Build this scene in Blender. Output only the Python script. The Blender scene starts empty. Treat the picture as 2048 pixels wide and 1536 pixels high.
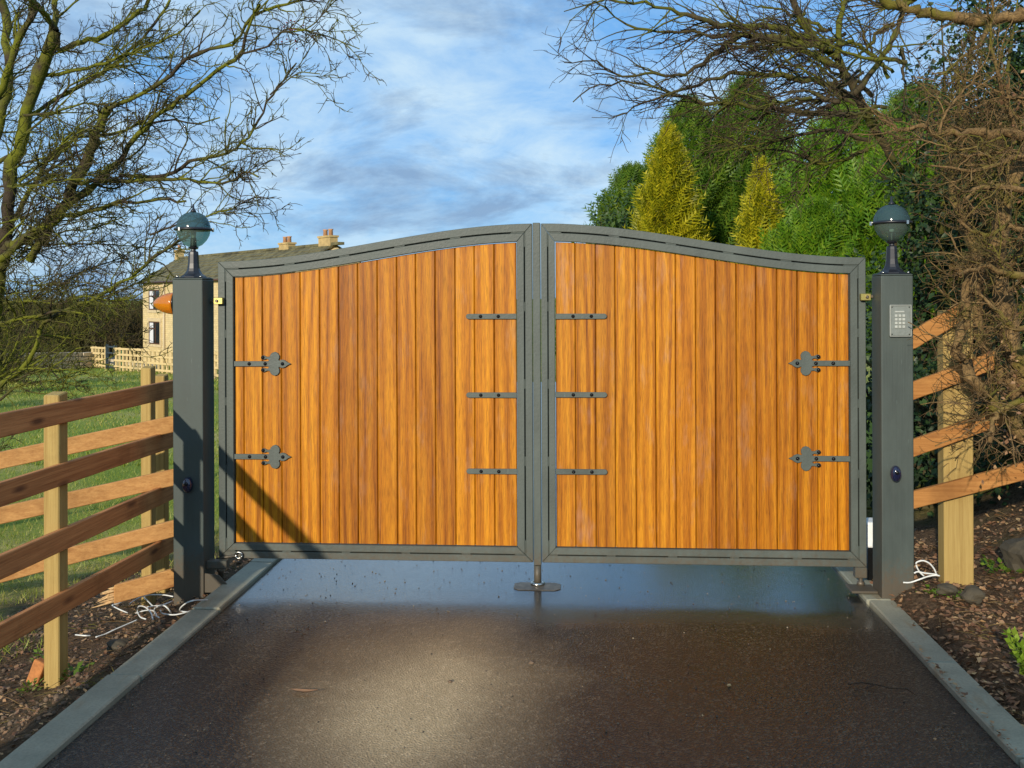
import bpy, bmesh, math, random
import numpy as np
from mathutils import Matrix, Vector

SC = bpy.context.scene
COL = SC.collection
R = math.radians

# ------------------------------------------------------------------ camera
cam_d = bpy.data.cameras.new('camera')
cam = bpy.data.objects.new('camera', cam_d)
COL.objects.link(cam)
cam_d.sensor_width = 36.0
cam_d.lens = 35.156
cam_d.shift_y = -0.0845
cam_d.clip_start = 0.05
cam_d.clip_end = 2000
cam.matrix_world = (Matrix.Translation((0.248, -5.597, 1.62)) @ Matrix.Rotation(R(4.0), 4, 'Z')
                    @ Matrix.Rotation(R(90), 4, 'X') @ Matrix.Rotation(R(-0.22), 4, 'Z'))
SC.camera = cam

# ------------------------------------------------------------------ sun and sky
SUN_DIR = Vector((0.325, 1.0, -0.335)).normalized()          # the way the light travels
sun_d = bpy.data.lights.new('sun', 'SUN')
sun_d.energy = 4.6
sun_d.angle = R(0.8)
sun_d.color = (1.0, 0.90, 0.74)
sun = bpy.data.objects.new('sun', sun_d)
COL.objects.link(sun)
sun.rotation_euler = SUN_DIR.to_track_quat('-Z', 'Y').to_euler()
SUN_EL = math.asin(-SUN_DIR.z)
SUN_ROT = math.atan2(-SUN_DIR.x, -SUN_DIR.y)

world = bpy.data.worlds.new('World')
SC.world = world
world.use_nodes = True
wn = world.node_tree
wn.nodes.clear()


def wnode(t, **kw):
    n = wn.nodes.new(t)
    for k, v in kw.items():
        setattr(n, k, v)
    return n


def wmath(op, a, b=None):
    n = wnode('ShaderNodeMath', operation=op)
    for i, s in enumerate((a, b)):
        if s is None:
            continue
        if isinstance(s, (int, float)):
            n.inputs[i].default_value = s
        else:
            wn.links.new(s, n.inputs[i])
    return n.outputs[0]


def wmix(fac, a, b):
    n = wnode('ShaderNodeMix', data_type='RGBA')
    for i, s in ((0, fac), (6, a), (7, b)):
        if isinstance(s, (int, float)):
            n.inputs[i].default_value = s
        elif isinstance(s, tuple):
            n.inputs[i].default_value = (*s, 1)
        else:
            wn.links.new(s, n.inputs[i])
    return n.outputs[2]


def wramp(s, stops):
    n = wnode('ShaderNodeValToRGB')
    while len(n.color_ramp.elements) < len(stops):
        n.color_ramp.elements.new(0.5)
    for e, (p, c) in zip(n.color_ramp.elements, stops):
        e.position = p
        e.color = (c, c, c, 1)
    wn.links.new(s, n.inputs[0])
    return n.outputs[0]


sky = wnode('ShaderNodeTexSky', sky_type='NISHITA', sun_disc=False, sun_elevation=max(SUN_EL, R(8)),
            sun_rotation=SUN_ROT, air_density=1.0, dust_density=0.2, ozone_density=1.0)
wtc = wnode('ShaderNodeTexCoord')
sep = wnode('ShaderNodeSeparateXYZ')
wn.links.new(wtc.outputs['Generated'], sep.inputs[0])
zz = wmath('ADD', wmath('MAXIMUM', sep.outputs[2], 0.0), 0.36)
cmb = wnode('ShaderNodeCombineXYZ')
wn.links.new(wmath('DIVIDE', sep.outputs[0], zz), cmb.inputs[0])
wn.links.new(wmath('DIVIDE', sep.outputs[1], zz), cmb.inputs[1])


def wnoise(scale, detail, rough, dist, off):
    m = wnode('ShaderNodeMapping')
    m.inputs['Location'].default_value = off
    m.inputs['Scale'].default_value = (1.0, 1.25, 1.0)
    wn.links.new(cmb.outputs[0], m.inputs[0])
    n = wnode('ShaderNodeTexNoise')
    n.inputs['Scale'].default_value = scale
    n.inputs['Detail'].default_value = detail
    n.inputs['Roughness'].default_value = rough
    n.inputs['Distortion'].default_value = dist
    wn.links.new(m.outputs[0], n.inputs['Vector'])
    return n.outputs['Fac']


SKY_GAIN = 1.0
cl_big = wnoise(1.45, 6, 0.55, 0.35, (1.3, 0.6, 0.0))
cl_mid = wnoise(4.6, 9, 0.66, 0.35, (4.2, 7.7, 2.0))
cl_drk = wnoise(2.7, 9, 0.64, 0.3, (9.3, 1.4, 5.0))
white = wramp(wmath('ADD', wmath('MULTIPLY', cl_big, 0.58), wmath('MULTIPLY', cl_mid, 0.42)), ((0.39, 0.0), (0.58, 1.0)))
dark = wramp(cl_drk, ((0.49, 0.0), (0.66, 1.0)))
skyblue = wnode('ShaderNodeMix', data_type='RGBA', blend_type='MULTIPLY')
skyblue.inputs[0].default_value = 1.0
wn.links.new(sky.outputs[0], skyblue.inputs[6])
skyblue.inputs[7].default_value = (0.85, 1.10, 1.60, 1)
veil = wmix(0.72, skyblue.outputs[2], (1.7, 4.6, 8.6))
c1 = wmix(wmath('MULTIPLY', white, 0.85), veil, (6.4, 8.3, 9.7))
c2 = wmix(wmath('MULTIPLY', dark, 0.75), c1, (2.1, 3.4, 5.5))
bg = wnode('ShaderNodeBackground')
bg.inputs['Strength'].default_value = 0.1
wn.links.new(c2, bg.inputs[0])
wo = wnode('ShaderNodeOutputWorld')
wn.links.new(bg.outputs[0], wo.inputs[0])

SC.view_settings.view_transform = 'Standard'
SC.view_settings.look = 'None'
SC.view_settings.exposure = 0.0
SC.view_settings.gamma = 1.0
SC.view_settings.use_curve_mapping = False
SC.render.engine = 'CYCLES'
SC.cycles.use_denoising = True
SC.cycles.max_bounces = 8
SC.cycles.transparent_max_bounces = 8

# ------------------------------------------------------------------ objects, names and labels
def tag(o, label=None, cat=None, group=None, kind=None):
    if label: o['label'] = label
    if cat: o['category'] = cat
    if group: o['group'] = group
    if kind: o['kind'] = kind
    return o


def thing(name, label, cat, loc=(0, 0, 0), group=None):
    o = bpy.data.objects.new(name, None)
    o.empty_display_size = 0.1
    COL.objects.link(o)
    o.location = loc
    return tag(o, label, cat, group)


def origin_of(o):
    p = Vector((0, 0, 0))
    while o is not None:
        p += Vector(o.location)
        o = o.parent
    return p


def link_mesh(name, me, mats, parent=None, loc=None):
    """a mesh whose vertices are already in the frame of its parent (or of loc)"""
    o = bpy.data.objects.new(name, me)
    COL.objects.link(o)
    for m in (mats if isinstance(mats, (list, tuple)) else [mats]):
        if m is not None:
            me.materials.append(m)
    if parent is not None:
        o.parent = parent
    if loc is not None:
        o.location = loc
    return o


def np_mesh(name, V, groups, smooth=False):
    """groups: list of (faces array (n,k)[, material index])"""
    me = bpy.data.meshes.new(name)
    V = np.asarray(V, dtype=np.float32)
    me.vertices.add(len(V))
    me.vertices.foreach_set('co', V.ravel())
    loops, starts, totals, mi = [], [], [], []
    pos = 0
    for g in groups:
        F, m = (g if isinstance(g, tuple) else (g, 0))
        F = np.asarray(F, dtype=np.int32)
        if len(F) == 0:
            continue
        k = F.shape[1]
        loops.append(F.ravel())
        starts.append(pos + np.arange(len(F), dtype=np.int32) * k)
        totals.append(np.full(len(F), k, dtype=np.int32))
        mi.append(np.full(len(F), m, dtype=np.int32))
        pos += F.size
    L = np.concatenate(loops)
    me.loops.add(len(L))
    me.loops.foreach_set('vertex_index', L)
    S = np.concatenate(starts)
    me.polygons.add(len(S))
    me.polygons.foreach_set('loop_start', S)
    me.polygons.foreach_set('loop_total', np.concatenate(totals))
    me.polygons.foreach_set('material_index', np.concatenate(mi))
    if smooth:
        me.polygons.foreach_set('use_smooth', np.ones(len(S), dtype=bool))
    me.update(calc_edges=True)
    return me


class MB:
    """collects simple solids (world coordinates) into one mesh"""
    def __init__(s):
        s.v, s.f, s.sm = [], [], []

    def add(s, vs, fs, smooth=False):
        b = len(s.v)
        s.v += [tuple(v) for v in vs]
        for f in fs:
            s.f.append([b + i for i in f])
            s.sm.append(smooth)
        return s

    def box(s, a, b):
        (x0, y0, z0), (x1, y1, z1) = a, b
        return s.add([(x0, y0, z0), (x1, y0, z0), (x1, y1, z0), (x0, y1, z0), (x0, y0, z1), (x1, y0, z1), (x1, y1, z1), (x0, y1, z1)],
                     [(0, 3, 2, 1), (4, 5, 6, 7), (0, 1, 5, 4), (1, 2, 6, 5), (2, 3, 7, 6), (3, 0, 4, 7)])

    def bar(s, p, q, w, h, up=(0, 0, 1)):
        """a beam from p to q, w across and h along up"""
        p, q = Vector(p), Vector(q)
        t = (q - p).normalized()
        u = Vector(up)
        side = t.cross(u).normalized()
        u = side.cross(t).normalized()
        c = [side * (sx * w / 2) + u * (sz * h / 2) for sx, sz in ((-1, -1), (1, -1), (1, 1), (-1, 1))]
        return s.add([p + k for k in c] + [q + k for k in c],
                     [(3, 2, 1, 0), (4, 5, 6, 7), (0, 1, 5, 4), (1, 2, 6, 5), (2, 3, 7, 6), (3, 0, 4, 7)])

    def prism(s, poly, y0, y1):
        """polygon of (x, z), thick from y0 to y1"""
        n = len(poly)
        vs = [(x, y0, z) for x, z in poly] + [(x, y1, z) for x, z in poly]
        fs = [list(range(n)), list(range(2 * n - 1, n - 1, -1))]
        fs += [(i, i + n, (i + 1) % n + n, (i + 1) % n) for i in range(n)]
        return s.add(vs, fs)

    def lathe(s, prof, c, seg=24, axis='Z', smooth=True, rot=0.0):
        n = len(prof)
        vs = []
        for r, h in prof:
            for k in range(seg):
                a = 2 * math.pi * k / seg + rot
                x, y = r * math.cos(a), r * math.sin(a)
                if axis == 'Z': p = (x, y, h)
                elif axis == 'Y': p = (x, h, y)
                else: p = (h, x, y)
                vs.append((c[0] + p[0], c[1] + p[1], c[2] + p[2]))
        fs = [(i * seg + k, i * seg + (k + 1) % seg, (i + 1) * seg + (k + 1) % seg, (i + 1) * seg + k)
              for i in range(n - 1) for k in range(seg)]
        s.add(vs, fs, smooth)
        b = len(s.v) - n * seg
        s.f.append([b + k for k in range(seg)][::-1]); s.sm.append(False)
        s.f.append([b + (n - 1) * seg + k for k in range(seg)]); s.sm.append(False)
        return s

    def tube(s, pts, r, seg=6):
        P = [Vector(p) for p in pts]
        rr = r if isinstance(r, (list, tuple)) else [r] * len(P)
        vs = []
        for i, p in enumerate(P):
            t = (P[min(i + 1, len(P) - 1)] - P[max(i - 1, 0)]).normalized()
            a = t.cross(Vector((0, 0, 1)))
            if a.length < 0.05: a = t.cross(Vector((1, 0, 0)))
            a.normalize(); b = t.cross(a)
            for k in range(seg):
                th = 2 * math.pi * k / seg
                vs.append(p + (a * math.cos(th) + b * math.sin(th)) * rr[i])
        n = len(P)
        fs = [(i * seg + k, i * seg + (k + 1) % seg, (i + 1) * seg + (k + 1) % seg, (i + 1) * seg + k) for i in range(n - 1) for k in range(seg)]
        fs += [tuple(range(seg))[::-1], tuple((n - 1) * seg + k for k in range(seg))]
        return s.add(vs, fs, True)

    def build(s, name, mat, parent=None, bevel=0.0, loc=None, seg=1, normals=True):
        off = origin_of(parent) if parent is not None else Vector(loc or (0, 0, 0))
        me = bpy.data.meshes.new(name)
        me.from_pydata([(x - off.x, y - off.y, z - off.z) for x, y, z in s.v], [], s.f)
        me.polygons.foreach_set('use_smooth', s.sm)
        if normals:
            bm = bmesh.new(); bm.from_mesh(me)
            bmesh.ops.recalc_face_normals(bm, faces=bm.faces)
            bm.to_mesh(me); bm.free()
        o = link_mesh(name, me, mat, parent, loc if parent is None else None)
        if bevel:
            m = o.modifiers.new('bevel', 'BEVEL'); m.width = bevel; m.segments = seg; m.limit_method = 'ANGLE'; m.angle_limit = R(40)
        return o


def smooth_line(P, n):
    """Catmull-Rom through the points, n points out"""
    P = np.asarray(P, float)
    if len(P) < 3:
        t = np.linspace(0, 1, n)[:, None]
        return P[0] * (1 - t) + P[-1] * t
    Q = np.vstack([2 * P[0] - P[1], P, 2 * P[-1] - P[-2]])
    d = np.r_[0, np.cumsum(np.linalg.norm(np.diff(P, axis=0), axis=1))]
    out = []
    for s in np.linspace(0, d[-1], n):
        i = min(np.searchsorted(d, s, side='right') - 1, len(P) - 2)
        t = (s - d[i]) / max(d[i + 1] - d[i], 1e-9)
        a, b, c, e = Q[i], Q[i + 1], Q[i + 2], Q[i + 3]
        out.append(0.5 * ((2 * b) + (c - a) * t + (2 * a - 5 * b + 4 * c - e) * t * t + (3 * b - a - 3 * c + e) * t ** 3))
    return np.array(out)


class Tubes:
    """many tapering tubes, built in bulk"""
    def __init__(s):
        s.d = {}

    def add(s, P, r, k):
        s.d.setdefault((len(P), k), []).append((np.asarray(P, float), np.asarray(r, float)))

    def mesh(s, name, off=(0, 0, 0)):
        Vs, Fs, base = [], [], 0
        for (n, k), L in s.d.items():
            P = np.stack([a for a, _ in L]); r = np.stack([b for _, b in L])
            T = np.gradient(P, axis=1)
            T /= np.linalg.norm(T, axis=2, keepdims=True) + 1e-9
            ref = np.zeros_like(T); ref[..., 0] = 0.31; ref[..., 1] = 0.83; ref[..., 2] = 0.46
            A = np.cross(T, ref); A /= np.linalg.norm(A, axis=2, keepdims=True) + 1e-9
            B = np.cross(T, A)
            th = np.arange(k) * 2 * np.pi / k
            ring = (P[:, :, None, :] + r[:, :, None, None] * (A[:, :, None, :] * np.cos(th)[None, None, :, None] + B[:, :, None, :] * np.sin(th)[None, None, :, None]))
            M = len(L)
            Vs.append(ring.reshape(-1, 3))
            idx = base + np.arange(M * n * k).reshape(M, n, k)
            a = idx[:, :-1, :]; b = idx[:, 1:, :]
            Fs.append(np.stack([a, np.roll(a, -1, 2), np.roll(b, -1, 2), b], -1).reshape(-1, 4))
            base += M * n * k
        V = np.concatenate(Vs) - np.asarray(off)
        return np_mesh(name, V, [np.concatenate(Fs)], smooth=True)


# ------------------------------------------------------------------ materials
class NT:
    def __init__(s, name):
        s.m = bpy.data.materials.new(name); s.m.use_nodes = True
        s.t = s.m.node_tree; s.t.nodes.clear()
        s.out = s.n('ShaderNodeOutputMaterial')
        s.p = s.n('ShaderNodeBsdfPrincipled')
        s.l(s.p.outputs[0], s.out.inputs[0])
        s.tc = s.n('ShaderNodeTexCoord')

    def n(s, t, **kw):
        q = s.t.nodes.new(t)
        for k, v in kw.items(): setattr(q, k, v)
        return q

    def l(s, a, b): s.t.links.new(a, b)

    def set(s, node, key, v):
        i = node.inputs[key]
        if isinstance(v, bpy.types.NodeSocket): s.l(v, i)
        elif isinstance(v, (tuple, list)) and len(v) == 3 and i.type == 'RGBA': i.default_value = (*v, 1)
        else: i.default_value = v

    def P(s, **kw):
        for k, v in kw.items(): s.set(s.p, k.replace('_', ' '), v)
        return s.m

    def coord(s, scale=(1, 1, 1), per_object=False, rot=(0, 0, 0)):
        m = s.n('ShaderNodeMapping')
        m.inputs['Scale'].default_value = scale
        m.inputs['Rotation'].default_value = rot
        s.l(s.tc.outputs['Object'], m.inputs['Vector'])
        if per_object:
            oi = s.n('ShaderNodeObjectInfo')
            s.set(m, 'Location', s.vm('MULTIPLY', s.comb(oi.outputs['Random']), (37.0, 91.0, 53.0)))
        return m.outputs[0]

    def comb(s, a):
        c = s.n('ShaderNodeCombineXYZ')
        for i in range(3): s.l(a, c.inputs[i])
        return c.outputs[0]

    def vm(s, op, a, b):
        v = s.n('ShaderNodeVectorMath', operation=op)
        s.set(v, 0, a); s.set(v, 1, b)
        return v.outputs[0]

    def noise(s, v, scale, detail=4, rough=0.55, dist=0.0):
        q = s.n('ShaderNodeTexNoise')
        s.l(v, q.inputs['Vector'])
        q.inputs['Scale'].default_value = scale; q.inputs['Detail'].default_value = detail
        q.inputs['Roughness'].default_value = rough; q.inputs['Distortion'].default_value = dist
        return q.outputs['Fac']

    def ramp(s, f, stops):
        q = s.n('ShaderNodeValToRGB')
        e = q.color_ramp.elements
        while len(e) < len(stops): e.new(0.5)
        for el, (p, c) in zip(e, stops):
            el.position = p
            el.color = (c, c, c, 1) if isinstance(c, (int, float)) else (*c, 1)
        s.l(f, q.inputs[0])
        return q.outputs[0]

    def math(s, op, a, b=0.0, c=None):
        q = s.n('ShaderNodeMath', operation=op)
        s.set(q, 0, a); s.set(q, 1, b)
        if c is not None: s.set(q, 2, c)
        return q.outputs[0]

    def mix(s, f, a, b, mode='MIX'):
        q = s.n('ShaderNodeMix', data_type='RGBA', blend_type=mode)
        s.set(q, 0, f); s.set(q, 6, a); s.set(q, 7, b)
        return q.outputs[2]

    def bump(s, h, strength, dist=0.01, prev=None):
        q = s.n('ShaderNodeBump')
        q.inputs['Strength'].default_value = strength; q.inputs['Distance'].default_value = dist
        s.l(h, q.inputs['Height'])
        if prev is not None: s.l(prev, q.inputs['Normal'])
        s.l(q.outputs[0], s.p.inputs['Normal'])
        return q.outputs[0]


def plain(name, col, rough=0.5, metal=0.0, var=0.12, scale=18.0, bump=0.0, **kw):
    k = NT(name)
    v = k.coord()
    nz = k.noise(v, scale, 5, 0.6)
    lo = tuple(c * (1 - var) for c in col); hi = tuple(min(1, c * (1 + var)) for c in col)
    k.P(Base_Color=k.ramp(nz, ((0.3, lo), (0.7, hi))), Roughness=rough, Metallic=metal, **kw)
    if bump: k.bump(nz, bump, 0.004)
    return k.m


# gate timber: grain runs up the board, each board its own cut and tone (object colour)
k = NT('iroko_board')
v = k.coord((1, 1, 1), True)
oi = k.n('ShaderNodeObjectInfo')
g1 = k.noise(k.coord((58, 26, 1.0), True), 1.0, 6, 0.66, 0.7)
g2 = k.noise(k.coord((230, 80, 3.0), True), 1.0, 4, 0.7, 0.2)
wv = k.n('ShaderNodeTexWave', wave_type='BANDS', bands_direction='X')
k.l(k.coord((1.0, 1.0, 0.075), True), wv.inputs['Vector'])
wv.inputs['Scale'].default_value = 5.0; wv.inputs['Distortion'].default_value = 11.0
wv.inputs['Detail'].default_value = 3.0; wv.inputs['Detail Scale'].default_value = 0.9
blotch = k.noise(k.coord((9, 9, 2.2), True), 1.0, 6, 0.66)
grain = k.math('ADD', k.math('MULTIPLY', g1, 0.50), k.math('ADD', k.math('MULTIPLY', g2, 0.36), k.math('MULTIPLY', wv.outputs['Fac'], 0.14)))
c = k.ramp(grain, ((0.32, (0.19, 0.050, 0.002)), (0.46, (0.43, 0.143, 0.003)), (0.62, (0.60, 0.240, 0.008))))
c = k.mix(k.ramp(blotch, ((0.54, 0.0), (0.74, 0.42))), c, (0.30, 0.085, 0.005))
fade = k.noise(k.coord((10, 10, 2.6), True), 1.0, 5, 0.65)
c = k.mix(k.ramp(fade, ((0.56, 0.0), (0.72, 0.46))), c, (0.44, 0.235, 0.115))
pores = k.ramp(k.noise(k.coord((420, 90, 14), True), 1.0, 2, 0.5), ((0.36, 0.62), (0.52, 1.0)))
c = k.mix(1.0, c, k.mix(1.0, pores, oi.outputs['Color'], 'MULTIPLY'), 'MULTIPLY')
k.P(Base_Color=c, Roughness=k.ramp(g1, ((0.3, 0.42), (0.7, 0.58))), Specular_IOR_Level=0.25)
k.bump(k.math('ADD', g2, k.math('MULTIPLY', g1, 0.6)), 0.22, 0.003)
M_BOARD = k.m


def painted_steel(name, col, rough, bump, streak=None):
    k = NT(name)
    nz = k.noise(k.coord(streak) if streak else k.coord(), 1.0 if streak else 60.0, 4 if streak else 3, 0.6)
    big = k.noise(k.coord((3, 3, 1.2)), 2.0, 5, 0.6)
    run = k.noise(k.coord((26, 26, 0.7)), 1.0, 4, 0.6)
    c = k.ramp(big, ((0.3, tuple(x * 0.80 for x in col)), (0.7, tuple(x * 1.18 for x in col))))
    c = k.mix(k.ramp(run, ((0.55, 0.0), (0.75, 0.30))), c, tuple(x * 1.45 for x in col))
    k.P(Base_Color=c, Roughness=k.ramp(big, ((0.3, rough - 0.06), (0.7, rough + 0.1))), Specular_IOR_Level=0.4)
    geo = k.n('ShaderNodeNewGeometry'); wz = k.n('ShaderNodeSeparateXYZ'); k.l(geo.outputs['Position'], wz.inputs[0])
    low = k.n('ShaderNodeMapRange'); low.inputs['From Min'].default_value = 0.42; low.inputs['From Max'].default_value = 0.0
    k.l(wz.outputs[2], low.inputs['Value'])
    spl = k.noise(k.coord(), 38.0, 5, 0.7)
    mud = k.ramp(k.math('MULTIPLY', low.outputs[0], k.math('ADD', spl, 0.15)), ((0.30, 0.0), (0.52, 0.75)))
    c = k.mix(mud, c, (0.085, 0.060, 0.036))
    sc = k.noise(k.coord((70, 70, 9)), 1.0, 3, 0.7)
    c = k.mix(k.ramp(sc, ((0.68, 0.0), (0.76, 0.5))), c, tuple(x * 2.2 for x in col))
    k.set(k.p, 'Base Color', c)
    k.bump(nz, bump, 0.002)
    return k.m


M_STEEL = painted_steel('grey_green_painted_steel', (0.078, 0.092, 0.080), 0.5, 0.6)
M_POST = painted_steel('grey_painted_post', (0.056, 0.071, 0.063), 0.58, 0.45, (95, 95, 2.2))
M_STUD = plain('black_stud', (0.012, 0.013, 0.014), 0.22, 0.4)
M_IRON = plain('black_cast_metal', (0.010, 0.011, 0.016), 0.42, 0.0, Coat_Weight=0.15)
M_BRASS = plain('zinc_yellow_bracket', (0.62, 0.50, 0.16), 0.32, 0.85)
M_CHROME = plain('bright_steel', (0.55, 0.53, 0.48), 0.22, 1.0)
M_PLATE = plain('brushed_steel_plate', (0.20, 0.22, 0.20), 0.5, 0.25, 0.15, 60)
M_KEY = plain('pale_key', (0.46, 0.47, 0.42), 0.4, 0.2)
M_WHITEPL = plain('white_plastic', (0.78, 0.80, 0.80), 0.4)
M_CELL = plain('dark_blue_plastic', (0.008, 0.010, 0.035), 0.16, 0.0, Coat_Weight=1.0)
M_CABLE = plain('white_cable_sheath', (0.66, 0.66, 0.62), 0.45, 0, 0.2, 30)
M_RUST = plain('worn_steel', (0.16, 0.13, 0.095), 0.5, 0.6, 0.4, 25, 0.3)

k = NT('amber_lens')
k.P(Base_Color=(0.75, 0.24, 0.008), Roughness=0.16, Transmission_Weight=0.45, IOR=1.45, Coat_Weight=0.6,
    Subsurface_Weight=0.0)
wv = k.n('ShaderNodeTexWave', wave_type='RINGS', rings_direction='X'); wv.inputs['Scale'].default_value = 40
k.l(k.coord(), wv.inputs['Vector']); k.bump(wv.outputs['Fac'], 0.3, 0.004)
M_AMBER = k.m


def tinted_glass(name, tint, opac, gloss_rough):
    k = NT(name)
    tr = k.n('ShaderNodeBsdfTransparent'); tr.inputs[0].default_value = (*tint, 1)
    k.P(Base_Color=tuple(0.35 * x for x in tint), Roughness=gloss_rough, Specular_IOR_Level=0.7)
    mx = k.n('ShaderNodeMixShader'); mx.inputs[0].default_value = opac
    k.l(tr.outputs[0], mx.inputs[1]); k.l(k.p.outputs[0], mx.inputs[2])
    k.l(mx.outputs[0], k.out.inputs[0])
    return k.m


M_DOME = tinted_glass('smoked_dome', (0.22, 0.40, 0.43), 0.42, 0.10)
M_BOWL = tinted_glass('clear_bowl', (0.50, 0.66, 0.58), 0.34, 0.06)


def sawn_timber(name, lo, hi, knot, along='X', rough=0.75):
    """softwood fencing: grain along the long axis"""
    k = NT(name)
    sc = {'X': (1.2, 40, 40), 'Y': (40, 1.2, 40), 'Z': (40, 40, 1.2)}[along]
    kn = {'X': (2.4, 1, 9), 'Y': (1, 2.4, 9), 'Z': (9, 1, 2.4)}[along]
    g = k.noise(k.coord(sc, True), 1.0, 5, 0.62, 0.5)
    f = k.noise(k.coord(tuple(4 * a for a in sc), True), 1.0, 3, 0.6)
    vo = k.n('ShaderNodeTexVoronoi', feature='F1'); k.l(k.coord(kn, True), vo.inputs['Vector'])
    vo.inputs['Scale'].default_value = 1.15
    kk = k.ramp(vo.outputs['Distance'], ((0.07, 1.0), (0.22, 0.0)))
    st = k.noise(k.coord((3, 3, 3), True), 1.0, 5, 0.65)
    c = k.ramp(k.math('ADD', k.math('MULTIPLY', g, 0.65), k.math('MULTIPLY', f, 0.35)), ((0.32, lo), (0.62, hi)))
    c = k.mix(k.ramp(st, ((0.52, 0.0), (0.72, 0.55))), c, tuple(x * 0.55 for x in lo))
    c = k.mix(k.math('MULTIPLY', kk, 0.8), c, knot)
    k.P(Base_Color=c, Roughness=rough, Specular_IOR_Level=0.25)
    k.bump(k.math('ADD', f, g), 0.45, 0.004)
    return k.m


M_RAIL_Y = sawn_timber('stained_rail', (0.30, 0.110, 0.036), (0.58, 0.255, 0.090), (0.07, 0.024, 0.014), 'Y')
M_RAIL_X = sawn_timber('raw_rail', (0.33, 0.150, 0.046), (0.52, 0.275, 0.095), (0.20, 0.07, 0.018), 'X')
M_RAIL_R = sawn_timber('orange_rail', (0.27, 0.105, 0.024), (0.44, 0.205, 0.058), (0.15, 0.05, 0.015), 'X')
M_FPOST = sawn_timber('treated_post', (0.29, 0.185, 0.055), (0.42, 0.295, 0.10), (0.24, 0.13, 0.04), 'Z')
M_PALE = sawn_timber('pale_far_timber', (0.56, 0.40, 0.17), (0.72, 0.55, 0.28), (0.25, 0.14, 0.05), 'Z')
M_SPLINT = plain('splintered_wood', (0.52, 0.33, 0.15), 0.8, 0, 0.35, 70, 0.4)

# wet tarmac
k = NT('wet_tarmac')
v = k.coord()
agg = k.n('ShaderNodeTexVoronoi', feature='F1'); k.l(v, agg.inputs['Vector']); agg.inputs['Scale'].default_value = 112
agg2 = k.noise(v, 330.0, 3, 0.6)
patch = k.noise(v, 1.1, 5, 0.55, 0.4)
fine = k.noise(v, 9.0, 5, 0.6)
# sunlit patch painted into the colour as paler, drier and duller tarmac
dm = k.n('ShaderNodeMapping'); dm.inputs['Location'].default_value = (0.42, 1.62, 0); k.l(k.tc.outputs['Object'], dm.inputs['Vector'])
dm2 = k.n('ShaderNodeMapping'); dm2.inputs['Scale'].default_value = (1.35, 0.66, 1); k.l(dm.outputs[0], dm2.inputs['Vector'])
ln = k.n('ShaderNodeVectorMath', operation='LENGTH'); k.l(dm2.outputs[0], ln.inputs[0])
sun_patch = k.ramp(k.math('ADD', ln.outputs['Value'], k.math('MULTIPLY', k.math('SUBTRACT', patch, 0.5), 0.9)), ((0.10, 1.0), (0.45, 0.42), (0.95, 0.0)))
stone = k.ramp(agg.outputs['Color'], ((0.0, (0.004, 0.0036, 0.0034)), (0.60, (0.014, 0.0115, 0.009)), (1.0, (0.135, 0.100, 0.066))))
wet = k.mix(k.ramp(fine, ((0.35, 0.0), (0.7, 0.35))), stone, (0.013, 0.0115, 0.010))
sun_c = k.mix(0.58, k.mix(1.0, stone, (4.5, 4.5, 4.5), 'MULTIPLY'), (0.66, 0.47, 0.25))
c = k.mix(sun_patch, wet, sun_c)
# rain still lies smooth near the gate; further out the surface film has gone
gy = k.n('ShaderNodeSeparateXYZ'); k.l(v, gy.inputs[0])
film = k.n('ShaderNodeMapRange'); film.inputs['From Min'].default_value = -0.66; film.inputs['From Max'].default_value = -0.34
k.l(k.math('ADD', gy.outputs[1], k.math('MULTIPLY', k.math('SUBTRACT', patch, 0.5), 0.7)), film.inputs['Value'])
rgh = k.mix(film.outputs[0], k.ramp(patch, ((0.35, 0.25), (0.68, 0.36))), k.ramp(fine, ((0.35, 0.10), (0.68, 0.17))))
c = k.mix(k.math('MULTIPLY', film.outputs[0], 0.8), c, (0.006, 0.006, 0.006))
k.P(Base_Color=c, Roughness=k.mix(sun_patch, rgh, (0.7, 0.7, 0.7)), Specular_IOR_Level=0.46,
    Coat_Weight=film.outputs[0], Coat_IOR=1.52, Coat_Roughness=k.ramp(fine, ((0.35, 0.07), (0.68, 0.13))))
b1 = k.bump(agg.outputs['Distance'], 0.8, 0.005)
k.bump(agg2, 0.3, 0.002, b1)
cb_ = k.n('ShaderNodeBump'); cb_.inputs['Strength'].default_value = 0.10; cb_.inputs['Distance'].default_value = 0.002
k.l(agg2, cb_.inputs['Height']); k.l(cb_.outputs[0], k.p.inputs['Coat Normal'])
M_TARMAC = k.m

k = NT('edging_concrete')
v = k.coord((1, 1, 1), True)
a = k.noise(v, 5, 5, 0.6); b = k.noise(v, 90, 3, 0.6); s_ = k.noise(k.coord((9, 2, 1), True), 1.0, 5, 0.6)
c = k.ramp(a, ((0.3, (0.22, 0.22, 0.16)), (0.7, (0.34, 0.325, 0.235))))
c = k.mix(k.ramp(s_, ((0.58, 0.0), (0.70, 0.7))), c, (0.25, 0.17, 0.08))
c = k.mix(k.ramp(b, ((0.3, 0.3), (0.6, 0.0))), c, (0.07, 0.07, 0.06))
k.P(Base_Color=c, Roughness=0.62)
k.bump(b, 0.3, 0.003)
M_KERB = k.m

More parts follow.
